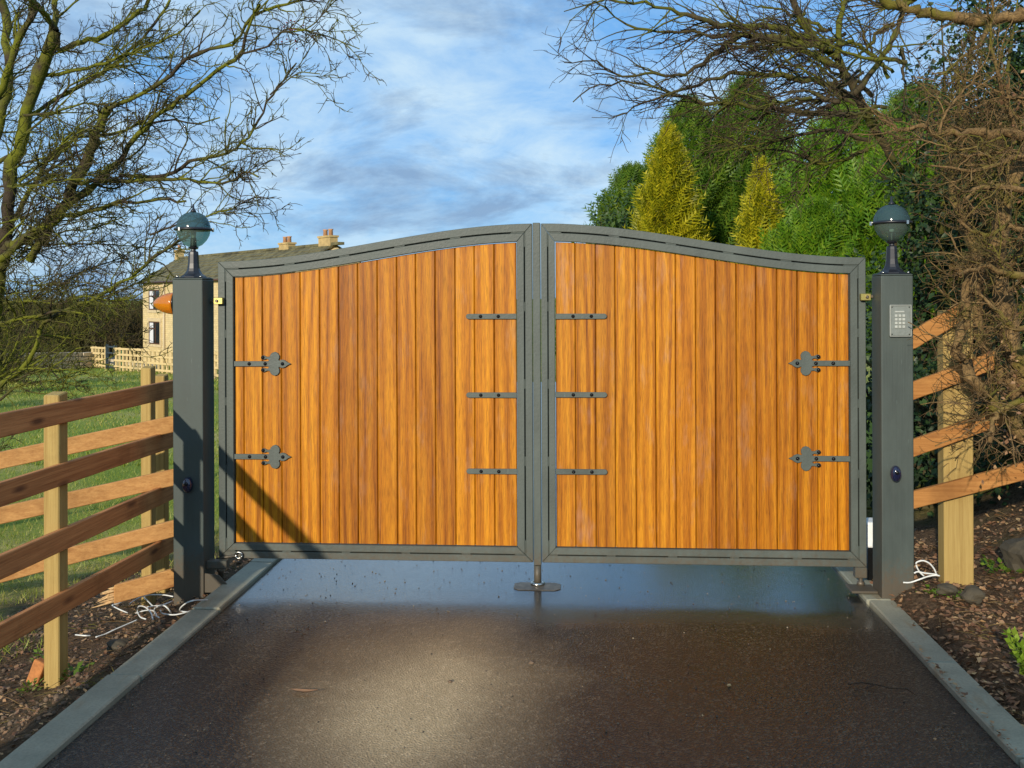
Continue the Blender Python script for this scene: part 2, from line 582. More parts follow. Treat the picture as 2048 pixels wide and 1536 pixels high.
# one ground sheet: bare soil beside the drive, pasture further off
k = NT('soil_and_pasture')
v = k.coord()
n1 = k.noise(v, 3.2, 6, 0.62); n2 = k.noise(v, 34, 5, 0.65); n3 = k.noise(v, 0.35, 5, 0.6); n4 = k.noise(v, 140, 3, 0.6)
soil = k.ramp(n2, ((0.28, (0.030, 0.019, 0.011)), (0.52, (0.095, 0.060, 0.034)), (0.75, (0.19, 0.125, 0.070))))
soil = k.mix(k.ramp(n1, ((0.52, 0.0), (0.68, 0.55))), soil, (0.045, 0.050, 0.018))
grass = k.ramp(k.math('ADD', k.math('MULTIPLY', n3, 0.65), k.math('MULTIPLY', n2, 0.35)), ((0.34, (0.13, 0.21, 0.020)), (0.48, (0.22, 0.27, 0.040)), (0.60, (0.40, 0.34, 0.11))))
xy = k.n('ShaderNodeSeparateXYZ'); k.l(k.tc.outputs['Object'], xy.inputs[0])
dd = k.math('ADD', xy.outputs[0], k.math('MULTIPLY', k.math('SUBTRACT', n1, 0.5), 1.2))
gm = k.n('ShaderNodeMapRange'); gm.inputs['From Min'].default_value = -3.1; gm.inputs['From Max'].default_value = -3.8
gm.inputs['To Min'].default_value = 0; gm.inputs['To Max'].default_value = 1
k.l(k.math('SUBTRACT', dd, k.math('MULTIPLY', k.math('MAXIMUM', k.math('SUBTRACT', xy.outputs[1], 1.0), 0.0), 0.9)), gm.inputs['Value'])
far_y = k.n('ShaderNodeMapRange'); far_y.inputs['From Min'].default_value = 1.2; far_y.inputs['From Max'].default_value = 3.0
k.l(xy.outputs[1], far_y.inputs['Value'])
k.P(Base_Color=k.mix(k.math('MAXIMUM', gm.outputs[0], far_y.outputs[0]), soil, grass), Roughness=0.95, Specular_IOR_Level=0.15)
b1 = k.bump(n2, 0.9, 0.03)
k.bump(n4, 0.6, 0.008, b1)
M_GROUND = k.m


def bark(name, dark, light, moss, amount, scale=14.0, rough=0.9):
    k = NT(name)
    v = k.coord()
    a = k.noise(v, scale, 5, 0.65); b = k.noise(v, scale * 0.18, 4, 0.6); f = k.noise(v, scale * 5, 4, 0.6)
    c = k.ramp(k.math('ADD', k.math('MULTIPLY', a, 0.5), k.math('MULTIPLY', f, 0.5)), ((0.32, dark), (0.66, light)))
    c = k.mix(k.ramp(b, ((0.62 - amount, 0.0), (0.76 - amount, 0.9))), c, moss)
    k.P(Base_Color=c, Roughness=rough, Specular_IOR_Level=0.2)
    k.bump(k.math('ADD', a, f), 0.7, 0.012)
    return k.m


M_MOSSY = bark('mossy_bark', (0.022, 0.015, 0.010), (0.075, 0.056, 0.034), (0.135, 0.143, 0.011), 0.21)
M_TWIG = bark('dark_twig', (0.024, 0.019, 0.010), (0.085, 0.066, 0.032), (0.105, 0.112, 0.012), 0.16, 9)
M_REDTWIG = bark('brown_twig', (0.030, 0.018, 0.013), (0.105, 0.066, 0.042), (0.10, 0.085, 0.022), 0.02, 9)
M_TANGLE = bark('tangled_bark', (0.032, 0.018, 0.008), (0.30, 0.19, 0.078), (0.12, 0.11, 0.014), 0.13, 16)
M_TANGTWIG = bark('tangled_twig', (0.034, 0.020, 0.010), (0.27, 0.170, 0.076), (0.10, 0.095, 0.014), 0.10, 10)
M_STUMP = plain('broken_red_wood', (0.26, 0.085, 0.03), 0.8, 0, 0.4, 40, 0.4)


def leaf(name, cols, rough=0.5, patch=1.6, trans=0.25, spec=0.3):
    k = NT(name)
    geo = k.n('ShaderNodeNewGeometry')
    isl = geo.outputs['Random Per Island']
    big = k.noise(k.coord(), patch, 4, 0.6)
    f = k.math('ADD', k.math('MULTIPLY', isl, 0.5), k.math('MULTIPLY', k.math('SUBTRACT', big, 0.25), 1.0))
    c = k.ramp(f, tuple((i / (len(cols) - 1) * 0.7 + 0.15, q) for i, q in enumerate(cols)))
    k.P(Base_Color=c, Roughness=rough, Specular_IOR_Level=spec)
    tl = k.n('ShaderNodeBsdfTranslucent'); k.l(c, tl.inputs[0])
    mx = k.n('ShaderNodeMixShader'); mx.inputs[0].default_value = trans
    k.l(k.p.outputs[0], mx.inputs[1]); k.l(tl.outputs[0], mx.inputs[2]); k.l(mx.outputs[0], k.out.inputs[0])
    return k.m


M_GOLD = leaf('golden_conifer_foliage', ((0.06, 0.09, 0.004), (0.28, 0.27, 0.006), (0.56, 0.47, 0.018)))
M_DGREEN = leaf('dark_conifer_foliage', ((0.022, 0.060, 0.006), (0.070, 0.145, 0.010), (0.18, 0.24, 0.02)))
M_LGREEN = leaf('green_conifer_foliage', ((0.028, 0.085, 0.004), (0.085, 0.185, 0.007), (0.19, 0.27, 0.014)))
M_IVY = leaf('ivy_leaf', ((0.008, 0.022, 0.008), (0.018, 0.042, 0.012), (0.060, 0.100, 0.020)), 0.42, 2.5, 0.12, 0.25)
M_LAUREL = leaf('laurel_leaf', ((0.022, 0.052, 0.010), (0.05, 0.095, 0.02), (0.10, 0.15, 0.04)), 0.42, 2.0, 0.2, 0.25)
M_SHRUB = leaf('bright_shrub_leaf', ((0.09, 0.17, 0.012), (0.19, 0.29, 0.025), (0.32, 0.40, 0.06)), 0.4)
M_WEED = leaf('weed_leaf', ((0.06, 0.12, 0.012), (0.12, 0.20, 0.02), (0.20, 0.28, 0.04)), 0.45)
M_DEADLEAF = leaf('fallen_leaf', ((0.07, 0.030, 0.016), (0.19, 0.095, 0.050), (0.30, 0.17, 0.085), (0.50, 0.33, 0.16)), 0.55, 3.0, 0.05)
M_BLADE = leaf('grass_blade', ((0.12, 0.19, 0.018), (0.24, 0.28, 0.035), (0.44, 0.37, 0.12)), 0.5, 0.5)
M_BERRY = plain('dark_red_berry', (0.14, 0.012, 0.012), 0.4)
M_PEBBLE = plain('soil_clod', (0.12, 0.08, 0.05), 0.9, 0, 0.5, 20, 0.5)
M_GRIT = leaf('tarmac_chipping', ((0.03, 0.025, 0.02), (0.10, 0.08, 0.06), (0.30, 0.24, 0.16)), 0.7, 3.0, 0.0)
M_ROCK = plain('field_rock', (0.055, 0.045, 0.028), 0.85, 0, 0.45, 9, 0.6)
M_BRICKBIT = plain('orange_brick_piece', (0.42, 0.16, 0.045), 0.85, 0, 0.3, 30, 0.4)

k = NT('sandstone_wall')
br = k.n('ShaderNodeTexBrick'); k.l(k.coord((1, 1, 1), False, (R(90), 0, 0)), br.inputs['Vector'])
br.inputs['Scale'].default_value = 2.2; br.inputs['Mortar Size'].default_value = 0.012
br.inputs['Color1'].default_value = (0.68, 0.53, 0.27, 1); br.inputs['Color2'].default_value = (0.60, 0.46, 0.22, 1)
br.inputs['Mortar'].default_value = (0.36, 0.28, 0.16, 1)
nz = k.noise(k.coord(), 1.6, 5, 0.6)
k.P(Base_Color=k.mix(k.ramp(nz, ((0.45, 0.0), (0.7, 0.45))), br.outputs['Color'], (0.34, 0.25, 0.13)), Roughness=0.9)
k.bump(br.outputs['Fac'], -0.4, 0.02)
M_SANDSTONE = k.m
M_STONETRIM = plain('pale_stone_trim', (0.55, 0.43, 0.25), 0.85, 0, 0.15, 6)
M_SLATE = plain('mossy_stone_slate', (0.115, 0.100, 0.045), 0.9, 0, 0.55, 2.2, 0.5)
M_CHIMNEY = plain('chimney_stone', (0.44, 0.31, 0.13), 0.9, 0, 0.25, 4)
M_POT = plain('terracotta_pot', (0.46, 0.24, 0.12), 0.8)
M_WFRAME = plain('brown_window_frame', (0.085, 0.04, 0.022), 0.5)
M_PANE = plain('window_pane', (0.02, 0.025, 0.03), 0.06, 0, 0.1, 3, Specular_IOR_Level=0.8)
M_CURTAIN = plain('pale_curtain', (0.62, 0.62, 0.64), 0.9)
M_PIPE = plain('pale_drainpipe', (0.52, 0.42, 0.28), 0.6)
M_DRYSTONE = plain('drystone', (0.46, 0.37, 0.26), 0.95, 0, 0.35, 1.7, 0.5)
M_FARGATE = plain('blue_grey_gate_metal', (0.05, 0.07, 0.085), 0.5, 0.3)
M_GREENSHEET = plain('green_sheet', (0.03, 0.12, 0.045), 0.7)
M_WOOD_FAR = bark('far_wood_twigs', (0.022, 0.016, 0.008), (0.085, 0.062, 0.026), (0.085, 0.085, 0.012), 0.16, 1.2)

# tree limbs: centre lines in metres, base and tip radius
HAWTHORN_LIMBS = [[[[-5.061,2.653,-0.469],[-4.997,2.639,-0.1],[-4.92,2.626,0.546],[-4.8,2.616,1.188],[-4.702,2.605,1.786],[-4.629,2.592,2.339],[-4.584,2.577,2.689],[-4.496,2.565,2.932],[-4.401,2.553,3.297],[-4.322,2.54,3.504],[-4.19,2.531,3.807],[-4.15,2.516,3.873]],0.0544,0.05],
 [[[-4.15,2.516,3.861],[-4.156,2.582,3.739],[-4.016,2.659,3.81],[-3.805,2.741,3.904],[-3.68,2.816,4.038],[-3.553,2.892,4.182],[-3.489,2.963,4.382]],0.0256,0.02],
 [[[-4.167,2.515,3.84],[-4.156,2.415,3.955],[-4.176,2.314,4.013],[-4.223,2.21,4.085],[-4.227,2.11,4.175]],0.0256,0.02],
 [[[-4.15,2.516,3.873],[-4.185,2.58,4.069],[-4.245,2.643,4.216],[-4.305,2.706,4.409]],0.0256,0.022],
 [[[-4.751,2.574,1.446],[-4.617,2.546,2.03],[-4.431,2.521,2.12],[-4.242,2.497,2.222],[-4.055,2.473,2.448],[-3.944,2.443,2.59],[-3.829,2.413,2.813],[-3.727,2.383,3.013],[-3.619,2.353,3.183]],0.048,0.04],
 [[[-3.619,2.353,3.183],[-3.193,2.316,3.347],[-2.886,2.27,3.578],[-2.529,2.228,3.669],[-2.347,2.174,3.857],[-1.987,2.133,3.967],[-1.781,2.08,4.063]],0.0205,0.008],
 [[[-4.431,2.597,1.954],[-4.179,2.525,2.312],[-3.741,2.467,2.619],[-3.504,2.394,2.818],[-3.227,2.324,3.097],[-2.972,2.253,3.241],[-2.645,2.187,3.437],[-2.432,2.113,3.546],[-2.327,2.031,3.762],[-2.216,1.949,3.88]],0.0384,0.01],
 [[[-3.937,2.431,2.588],[-3.629,2.352,2.588],[-3.339,2.272,2.579],[-2.952,2.199,2.578],[-2.624,2.121,2.537],[-2.464,2.032,2.541],[-2.344,1.941,2.598],[-2.201,1.85,2.543]],0.0218,0.007],
 [[[-3.527,2.359,2.637],[-3.155,2.328,2.612],[-2.881,2.29,2.734],[-2.57,2.254,2.801],[-2.406,2.208,2.904],[-2.288,2.159,3.068],[-2.128,2.113,3.285],[-1.966,2.067,3.456]],0.0205,0.006],
 [[[-2.371,1.939,3.503],[-2.166,1.913,3.542],[-2.001,1.884,3.665],[-1.85,1.855,3.65],[-1.677,1.827,3.597],[-1.409,1.805,3.488]],0.009,0.004],
 [[[-2.033,1.862,3.641],[-1.837,1.809,3.637],[-1.695,1.752,3.716],[-1.529,1.697,3.863]],0.0064,0.004],
 [[[-2.173,2.053,3.207],[-2.027,2.03,3.316],[-1.92,2.004,3.366],[-1.757,1.982,3.347]],0.0064,0.004],
 [[[-3.154,2.084,2.125],[-2.941,2.059,2.192],[-2.67,2.038,2.266],[-2.5,2.01,2.313],[-2.289,1.985,2.398],[-2.11,1.957,2.393]],0.009,0.004],
 [[[-4.087,1.518,0.95],[-3.853,1.579,1.169],[-3.771,1.629,1.442],[-3.581,1.687,1.554],[-3.429,1.742,1.625],[-3.26,1.799,1.75],[-3.158,1.85,1.823],[-3.019,1.904,1.97],[-2.887,1.958,2.057],[-2.8,2.009,2.117]],0.0218,0.01],
 [[[-4.511,2.29,1.944],[-4.237,2.259,2.144],[-3.975,2.227,2.278],[-3.7,2.197,2.337],[-3.396,2.168,2.392],[-3.056,2.141,2.406],[-2.869,2.104,2.392]],0.032,0.008],
 [[[-4.9,2.865,2.803],[-4.756,2.932,2.943],[-4.654,2.996,3.263],[-4.461,3.067,3.408],[-4.175,3.144,3.598],[-3.93,3.219,3.792],[-3.682,3.293,4.078],[-3.522,3.362,4.369]],0.0224,0.012],
 [[[-4.867,2.666,3.164],[-4.666,2.63,3.496],[-4.551,2.588,3.782],[-4.395,2.549,3.981],[-4.325,2.504,4.218]],0.032,0.03],
 [[[-5.063,3.054,2.426],[-4.999,3.108,3.244],[-4.982,3.159,3.435],[-4.964,3.211,3.902],[-5.082,3.253,4.375]],0.0384,0.04],
 [[[-4.203,1.71,1.426],[-4.006,1.644,1.465],[-3.775,1.58,1.503],[-3.548,1.516,1.541],[-3.361,1.448,1.505],[-3.178,1.381,1.469]],0.0179,0.006],
 [[[-3.713,1.143,1.056],[-3.56,1.129,1.11],[-3.372,1.117,1.18],[-3.255,1.1,1.268],[-3.105,1.085,1.303]],0.0077,0.004],
 [[[-4.827,2.97,2.282],[-4.532,3.024,2.82],[-4.281,3.075,3.047],[-3.938,3.132,3.119],[-3.503,3.196,3.235],[-3.2,3.251,3.195],[-3.031,3.296,3.268]],0.0256,0.006],
 [[[-4.357,2.602,3.518],[-3.971,2.569,3.554],[-3.648,2.531,3.623],[-3.37,2.49,3.712],[-3.097,2.449,3.799],[-2.867,2.405,3.987]],0.0192,0.006],
 [[[-3.934,1.328,0.896],[-3.753,1.274,1.009],[-3.469,1.227,1.049],[-3.294,1.172,1.107]],0.0102,0.005],
 [[[-5.15,3.631,2.014],[-4.885,3.643,2.218],[-4.692,3.651,2.467],[-4.367,3.667,2.603],[-4.098,3.68,2.802],[-3.91,3.687,3.052]],0.0065,0.004],
 [[[-4.281,2.011,2.63],[-4.081,1.95,2.693],[-3.874,1.89,2.738],[-3.708,1.826,2.828],[-3.533,1.764,2.905],[-3.331,1.703,2.937]],0.0097,0.004],
 [[[-4.23,2.16,3.101],[-4.029,2.212,3.131],[-3.837,2.264,3.2],[-3.629,2.317,3.207],[-3.438,2.368,3.286],[-3.228,2.421,3.321]],0.0118,0.004],
 [[[-4.807,3.163,1.275],[-4.568,3.142,1.291],[-4.331,3.12,1.27],[-4.097,3.098,1.241],[-3.863,3.077,1.237],[-3.632,3.055,1.263]],0.0079,0.004],
 [[[-4.156,1.753,1.591],[-3.936,1.742,1.607],[-3.718,1.73,1.58],[-3.515,1.718,1.641],[-3.301,1.706,1.61],[-3.091,1.694,1.65]],0.0108,0.004],
 [[[-4.779,2.453,2.051],[-4.644,2.517,2.047],[-4.512,2.582,2.018],[-4.373,2.647,2.034],[-4.235,2.712,2.065],[-4.096,2.777,2.097]],0.0091,0.004],
 [[[-4.448,2.443,2.952],[-4.199,2.469,3.152],[-4.024,2.491,3.4],[-3.721,2.521,3.545],[-3.448,2.549,3.726],[-3.214,2.574,3.941]],0.0117,0.004],
 [[[-4.878,2.84,2.608],[-4.633,2.804,2.618],[-4.395,2.768,2.646],[-4.17,2.731,2.705],[-3.933,2.695,2.679],[-3.701,2.659,2.642]],0.0084,0.004],
 [[[-4.901,3.275,2.06],[-4.697,3.316,2.135],[-4.521,3.354,2.251],[-4.298,3.396,2.275],[-4.09,3.436,2.35],[-3.905,3.475,2.46]],0.0118,0.004],
 [[[-4.869,2.664,1.648],[-4.734,2.719,1.674],[-4.594,2.775,1.683],[-4.455,2.831,1.706],[-4.331,2.886,1.77],[-4.2,2.941,1.824]],0.0089,0.004],
 [[[-4.318,1.899,2.199],[-4.21,1.963,2.244],[-4.12,2.026,2.32],[-4.027,2.089,2.395],[-3.918,2.153,2.45],[-3.801,2.218,2.497]],0.0075,0.004],
 [[[-4.801,2.74,1.49],[-4.56,2.795,1.598],[-4.33,2.849,1.727],[-4.109,2.903,1.869],[-3.85,2.959,1.963],[-3.618,3.014,2.1]],0.0107,0.004],
 [[[-4.741,3.101,2.674],[-4.458,3.09,2.82],[-4.183,3.079,2.97],[-3.879,3.069,3.081],[-3.621,3.057,3.244],[-3.342,3.046,3.381]],0.0109,0.004],
 [[[-4.691,2.844,1.938],[-4.583,2.919,2.063],[-4.51,2.991,2.213],[-4.416,3.065,2.354],[-4.352,3.137,2.513],[-4.283,3.21,2.674]],0.0068,0.004],
 [[[-4.927,3.035,1.341],[-4.671,3.081,1.431],[-4.396,3.127,1.478],[-4.16,3.171,1.606],[-3.905,3.216,1.709],[-3.655,3.261,1.824]],0.0107,0.004],
 [[[-4.603,2.181,1.773],[-4.349,2.126,1.767],[-4.103,2.069,1.733],[-3.858,2.013,1.746],[-3.616,1.956,1.753],[-3.387,1.899,1.704]],0.0061,0.004],
 [[[-4.244,1.709,2.468],[-4.04,1.679,2.478],[-3.837,1.649,2.478],[-3.639,1.618,2.498],[-3.443,1.587,2.515],[-3.246,1.557,2.503]],0.0084,0.004],
 [[[-5.522,3.731,2.496],[-5.303,3.731,2.671],[-5.1,3.729,2.857],[-4.836,3.731,2.985],[-4.625,3.729,3.163],[-4.388,3.73,3.32]],0.011,0.004],
 [[[-5.189,3.612,1.595],[-4.967,3.549,1.616],[-4.748,3.485,1.641],[-4.544,3.421,1.699],[-4.344,3.356,1.756],[-4.135,3.292,1.783]],0.0058,0.004],
 [[[-4.557,2.523,2.078],[-4.343,2.621,2.093],[-4.124,2.719,2.092],[-3.901,2.818,2.099],[-3.673,2.917,2.079],[-3.44,3.016,2.067]],0.0119,0.004],
 [[[-4.373,1.967,1.993],[-4.246,1.965,2.136],[-4.1,1.964,2.267],[-4.029,1.957,2.43],[-3.902,1.955,2.571],[-3.754,1.954,2.698]],0.0097,0.004],
 [[[-4.207,2.051,2.549],[-4.057,2.02,2.65],[-3.892,1.99,2.735],[-3.783,1.957,2.856],[-3.66,1.924,2.969],[-3.497,1.894,3.049]],0.0121,0.004]]
BARE_LIMBS = [[[[4.301,4.109,-0.49],[4.238,4.065,-0.106],[4.062,4.012,0.834],[3.771,3.952,1.674],[3.413,3.887,2.368],[3.058,3.822,2.964],[2.76,3.761,3.463],[2.577,3.708,3.775],[2.422,3.657,3.911],[2.224,3.603,4.119],[2.104,3.555,4.423]],0.062,0.032],
 [[[2.443,3.578,3.85],[2.14,3.5,4.003],[1.716,3.413,4.02],[1.403,3.334,4.037],[1.194,3.262,4.101],[0.845,3.18,4.147],[0.44,3.095,4.192],[0.104,3.014,4.078]],0.04,0.004],
 [[[2.443,3.578,3.85],[2.02,3.474,3.927],[1.67,3.374,3.918],[1.395,3.28,3.737],[1.102,3.184,3.537],[0.837,3.09,3.56],[0.635,3.001,3.506],[0.358,2.906,3.609],[0.105,2.814,3.592]],0.036,0.004],
 [[[2.586,3.588,3.683],[2.162,3.521,3.851],[1.829,3.46,3.914],[1.392,3.392,3.946],[0.99,3.327,3.96],[0.636,3.264,4.018],[0.442,3.213,4.206],[0.293,3.165,3.994],[0.301,3.128,3.845]],0.03,0.004],
 [[[2.684,3.595,3.431],[2.376,3.502,3.529],[2.019,3.406,3.568],[1.597,3.305,3.598],[1.264,3.21,3.461],[0.876,3.111,3.327],[0.635,3.022,3.215],[0.475,2.94,3.134]],0.034,0.004],
 [[[2.728,3.598,3.251],[2.291,3.518,3.266],[1.924,3.442,3.289],[1.474,3.36,3.339],[1.195,3.291,3.356],[0.849,3.216,3.466],[0.642,3.152,3.5],[0.32,3.079,3.43],[0.178,3.019,3.299]],0.032,0.004],
 [[[2.753,3.299,2.978],[2.366,3.197,3.059],[1.943,3.092,2.958],[1.547,2.99,2.88],[1.343,2.9,2.832]],0.022,0.005],
 [[[2.546,3.586,3.746],[2.591,3.656,4.034],[2.655,3.727,4.325],[2.72,3.798,4.575]],0.032,0.02],
 [[[2.76,3.4,2.906],[2.374,3.323,2.769],[2.059,3.251,2.894],[1.703,3.176,2.888],[1.395,3.104,3.011]],0.02,0.004],
 [[[2.684,3.595,3.431],[2.972,3.749,3.776],[3.198,3.899,4.178],[3.383,4.045,4.59]],0.03,0.015],
 [[[2.945,3.78,3.817],[2.751,3.744,3.925],[2.529,3.706,3.953],[2.325,3.669,4.04],[2.111,3.632,4.097],[1.907,3.596,4.178]],0.017572040887155957,0.004],
 [[[3.272,4.351,3.789],[3.177,4.356,3.858],[3.074,4.361,3.916],[2.96,4.365,3.942],[2.847,4.369,3.97],[2.741,4.374,4.021]],0.01713277839972604,0.004],
 [[[3.266,4.478,3.761],[3.186,4.461,3.918],[3.065,4.442,4.049],[3.004,4.427,4.214],[2.934,4.412,4.375],[2.816,4.393,4.506]],0.02033545784166435,0.004],
 [[[2.607,3.88,3.449],[2.344,3.792,3.419],[2.092,3.705,3.34],[1.847,3.619,3.251],[1.603,3.532,3.172],[1.357,3.446,3.116]],0.021741876487304634,0.004],
 [[[2.343,3.053,3.245],[2.27,3.12,3.21],[2.204,3.188,3.161],[2.137,3.256,3.109],[2.058,3.323,3.073],[1.967,3.389,3.076]],0.019748849078209646,0.004],
 [[[2.737,2.693,3.945],[2.608,2.664,3.99],[2.514,2.638,4.084],[2.397,2.611,4.15],[2.29,2.584,4.229],[2.197,2.558,4.321]],0.013298576622624252,0.004],
 [[[2.257,3.388,4.252],[2.116,3.41,4.441],[1.944,3.43,4.602],[1.783,3.45,4.776],[1.594,3.468,4.92],[1.414,3.488,5.078]],0.012669014645060811,0.004],
 [[[2.538,4.238,3.723],[2.331,4.165,3.714],[2.133,4.092,3.746],[1.935,4.02,3.77],[1.751,3.948,3.831],[1.559,3.876,3.862]],0.018203948465743927,0.004],
 [[[2.36,3.096,3.788],[2.163,3.08,3.745],[1.964,3.062,3.771],[1.768,3.046,3.727],[1.569,3.029,3.751],[1.37,3.012,3.772]],0.022523119789001542,0.004],
 [[[2.383,2.828,3.228],[2.289,2.848,3.239],[2.206,2.868,3.29],[2.119,2.889,3.335],[2.024,2.909,3.333],[1.928,2.928,3.348]],0.023672369591421626,0.004],
 [[[3.273,4.063,4.32],[3.131,4.042,4.363],[2.983,4.021,4.381],[2.841,4.001,4.423],[2.698,3.98,4.461],[2.563,3.96,4.519]],0.02165403821748562,0.004],
 [[[2.873,2.693,3.509],[2.701,2.678,3.538],[2.527,2.663,3.55],[2.359,2.648,3.597],[2.203,2.634,3.674],[2.05,2.62,3.756]],0.022671089434962072,0.004],
 [[[3.022,3.467,4.327],[2.906,3.403,4.476],[2.787,3.339,4.621],[2.707,3.278,4.782],[2.622,3.216,4.938],[2.537,3.154,5.092]],0.02256411395695747,0.004],
 [[[2.766,4.667,4.311],[2.633,4.686,4.285],[2.497,4.704,4.263],[2.367,4.723,4.221],[2.228,4.741,4.216],[2.114,4.761,4.138]],0.02025257098869167,0.004],
 [[[2.512,2.753,3.04],[2.444,2.824,2.951],[2.377,2.896,2.857],[2.278,2.965,2.796],[2.179,3.034,2.731],[2.07,3.102,2.677]],0.016812849185914372,0.004],
 [[[2.906,4.683,4.264],[2.738,4.66,4.156],[2.605,4.639,4.007],[2.471,4.619,3.861],[2.297,4.595,3.766],[2.128,4.573,3.663]],0.019750483507694077,0.004],
 [[[3.024,2.774,4.108],[2.915,2.765,4.004],[2.841,2.758,3.872],[2.804,2.754,3.725],[2.728,2.747,3.594],[2.639,2.74,3.472]],0.02278550351886692,0.004],
 [[[2.969,2.726,4.041],[2.869,2.795,4.034],[2.776,2.864,4.001],[2.672,2.932,3.991],[2.57,3.001,3.967],[2.471,3.069,3.93]],0.012451254661393376,0.004],
 [[[2.288,3.038,3.612],[2.194,3.038,3.668],[2.107,3.038,3.736],[2.005,3.037,3.779],[1.897,3.036,3.798],[1.794,3.035,3.837]],0.012208899239410003,0.004],
 [[[2.618,3.082,3.541],[2.486,3.043,3.447],[2.36,3.004,3.346],[2.245,2.966,3.234],[2.102,2.925,3.166],[1.964,2.885,3.088]],0.01338824183989017,0.004],
 [[[2.113,2.688,3.233],[1.986,2.607,3.207],[1.862,2.526,3.172],[1.738,2.445,3.147],[1.622,2.364,3.101],[1.51,2.284,3.046]],0.020407228700707245,0.004],
 [[[2.546,4.026,4.133],[2.403,4.028,4.221],[2.246,4.029,4.28],[2.093,4.03,4.349],[1.927,4.03,4.375],[1.765,4.031,4.421]],0.02111662451608866,0.004],
 [[[2.537,2.956,3.226],[2.37,2.973,3.327],[2.232,2.991,3.471],[2.056,3.007,3.562],[1.907,3.025,3.697],[1.778,3.044,3.855]],0.015151104166899822,0.004],
 [[[2.813,4.695,4.62],[2.661,4.642,4.807],[2.579,4.593,5.026],[2.494,4.544,5.243],[2.399,4.494,5.454],[2.275,4.442,5.649]],0.019344020785387477,0.004],
 [[[2.691,3.577,3.914],[2.52,3.613,3.869],[2.343,3.648,3.835],[2.161,3.682,3.873],[1.977,3.717,3.861],[1.79,3.751,3.891]],0.023262450853099765,0.004],
 [[[2.612,4.726,4.274],[2.332,4.643,4.204],[2.055,4.56,4.139],[1.781,4.477,4.073],[1.525,4.396,3.958],[1.284,4.316,3.82]],0.019152186066056624,0.004],
 [[[2.95,3.055,3.708],[2.949,3.032,3.599],[2.942,3.009,3.491],[2.959,2.987,3.387],[2.946,2.963,3.28],[2.923,2.939,3.175]],0.018749190376623655,0.004],
 [[[2.844,2.92,3.883],[2.715,2.909,3.815],[2.627,2.901,3.698],[2.53,2.893,3.589],[2.433,2.884,3.48],[2.323,2.875,3.385]],0.021980148128121622,0.004],
 [[[2.428,4.34,4.379],[2.21,4.246,4.195],[2.064,4.157,3.954],[1.864,4.065,3.761],[1.708,3.975,3.536],[1.577,3.888,3.3]],0.016517224134981887,0.004],
 [[[2.942,4.162,3.759],[2.846,4.233,3.697],[2.745,4.303,3.64],[2.631,4.372,3.604],[2.526,4.442,3.544],[2.422,4.513,3.479]],0.01678925607649235,0.004],
 [[[2.862,2.777,3.063],[2.687,2.741,3.053],[2.517,2.706,3.086],[2.345,2.671,3.096],[2.173,2.636,3.098],[2.003,2.601,3.115]],0.013047227004802557,0.004],
 [[[3.002,4.093,3.513],[2.854,4.146,3.676],[2.661,4.196,3.77],[2.511,4.249,3.941],[2.324,4.3,4.064],[2.191,4.354,4.258]],0.02348293325012254,0.004],
 [[[2.682,2.599,3.131],[2.547,2.538,3.109],[2.419,2.478,3.06],[2.287,2.417,3.059],[2.164,2.357,3.006],[2.035,2.296,2.983]],0.016682003114638903,0.004],
 [[[2.892,3.432,3.209],[2.677,3.371,3.322],[2.482,3.311,3.46],[2.315,3.254,3.624],[2.1,3.193,3.723],[1.898,3.132,3.838]],0.022641226807242145,0.004]]
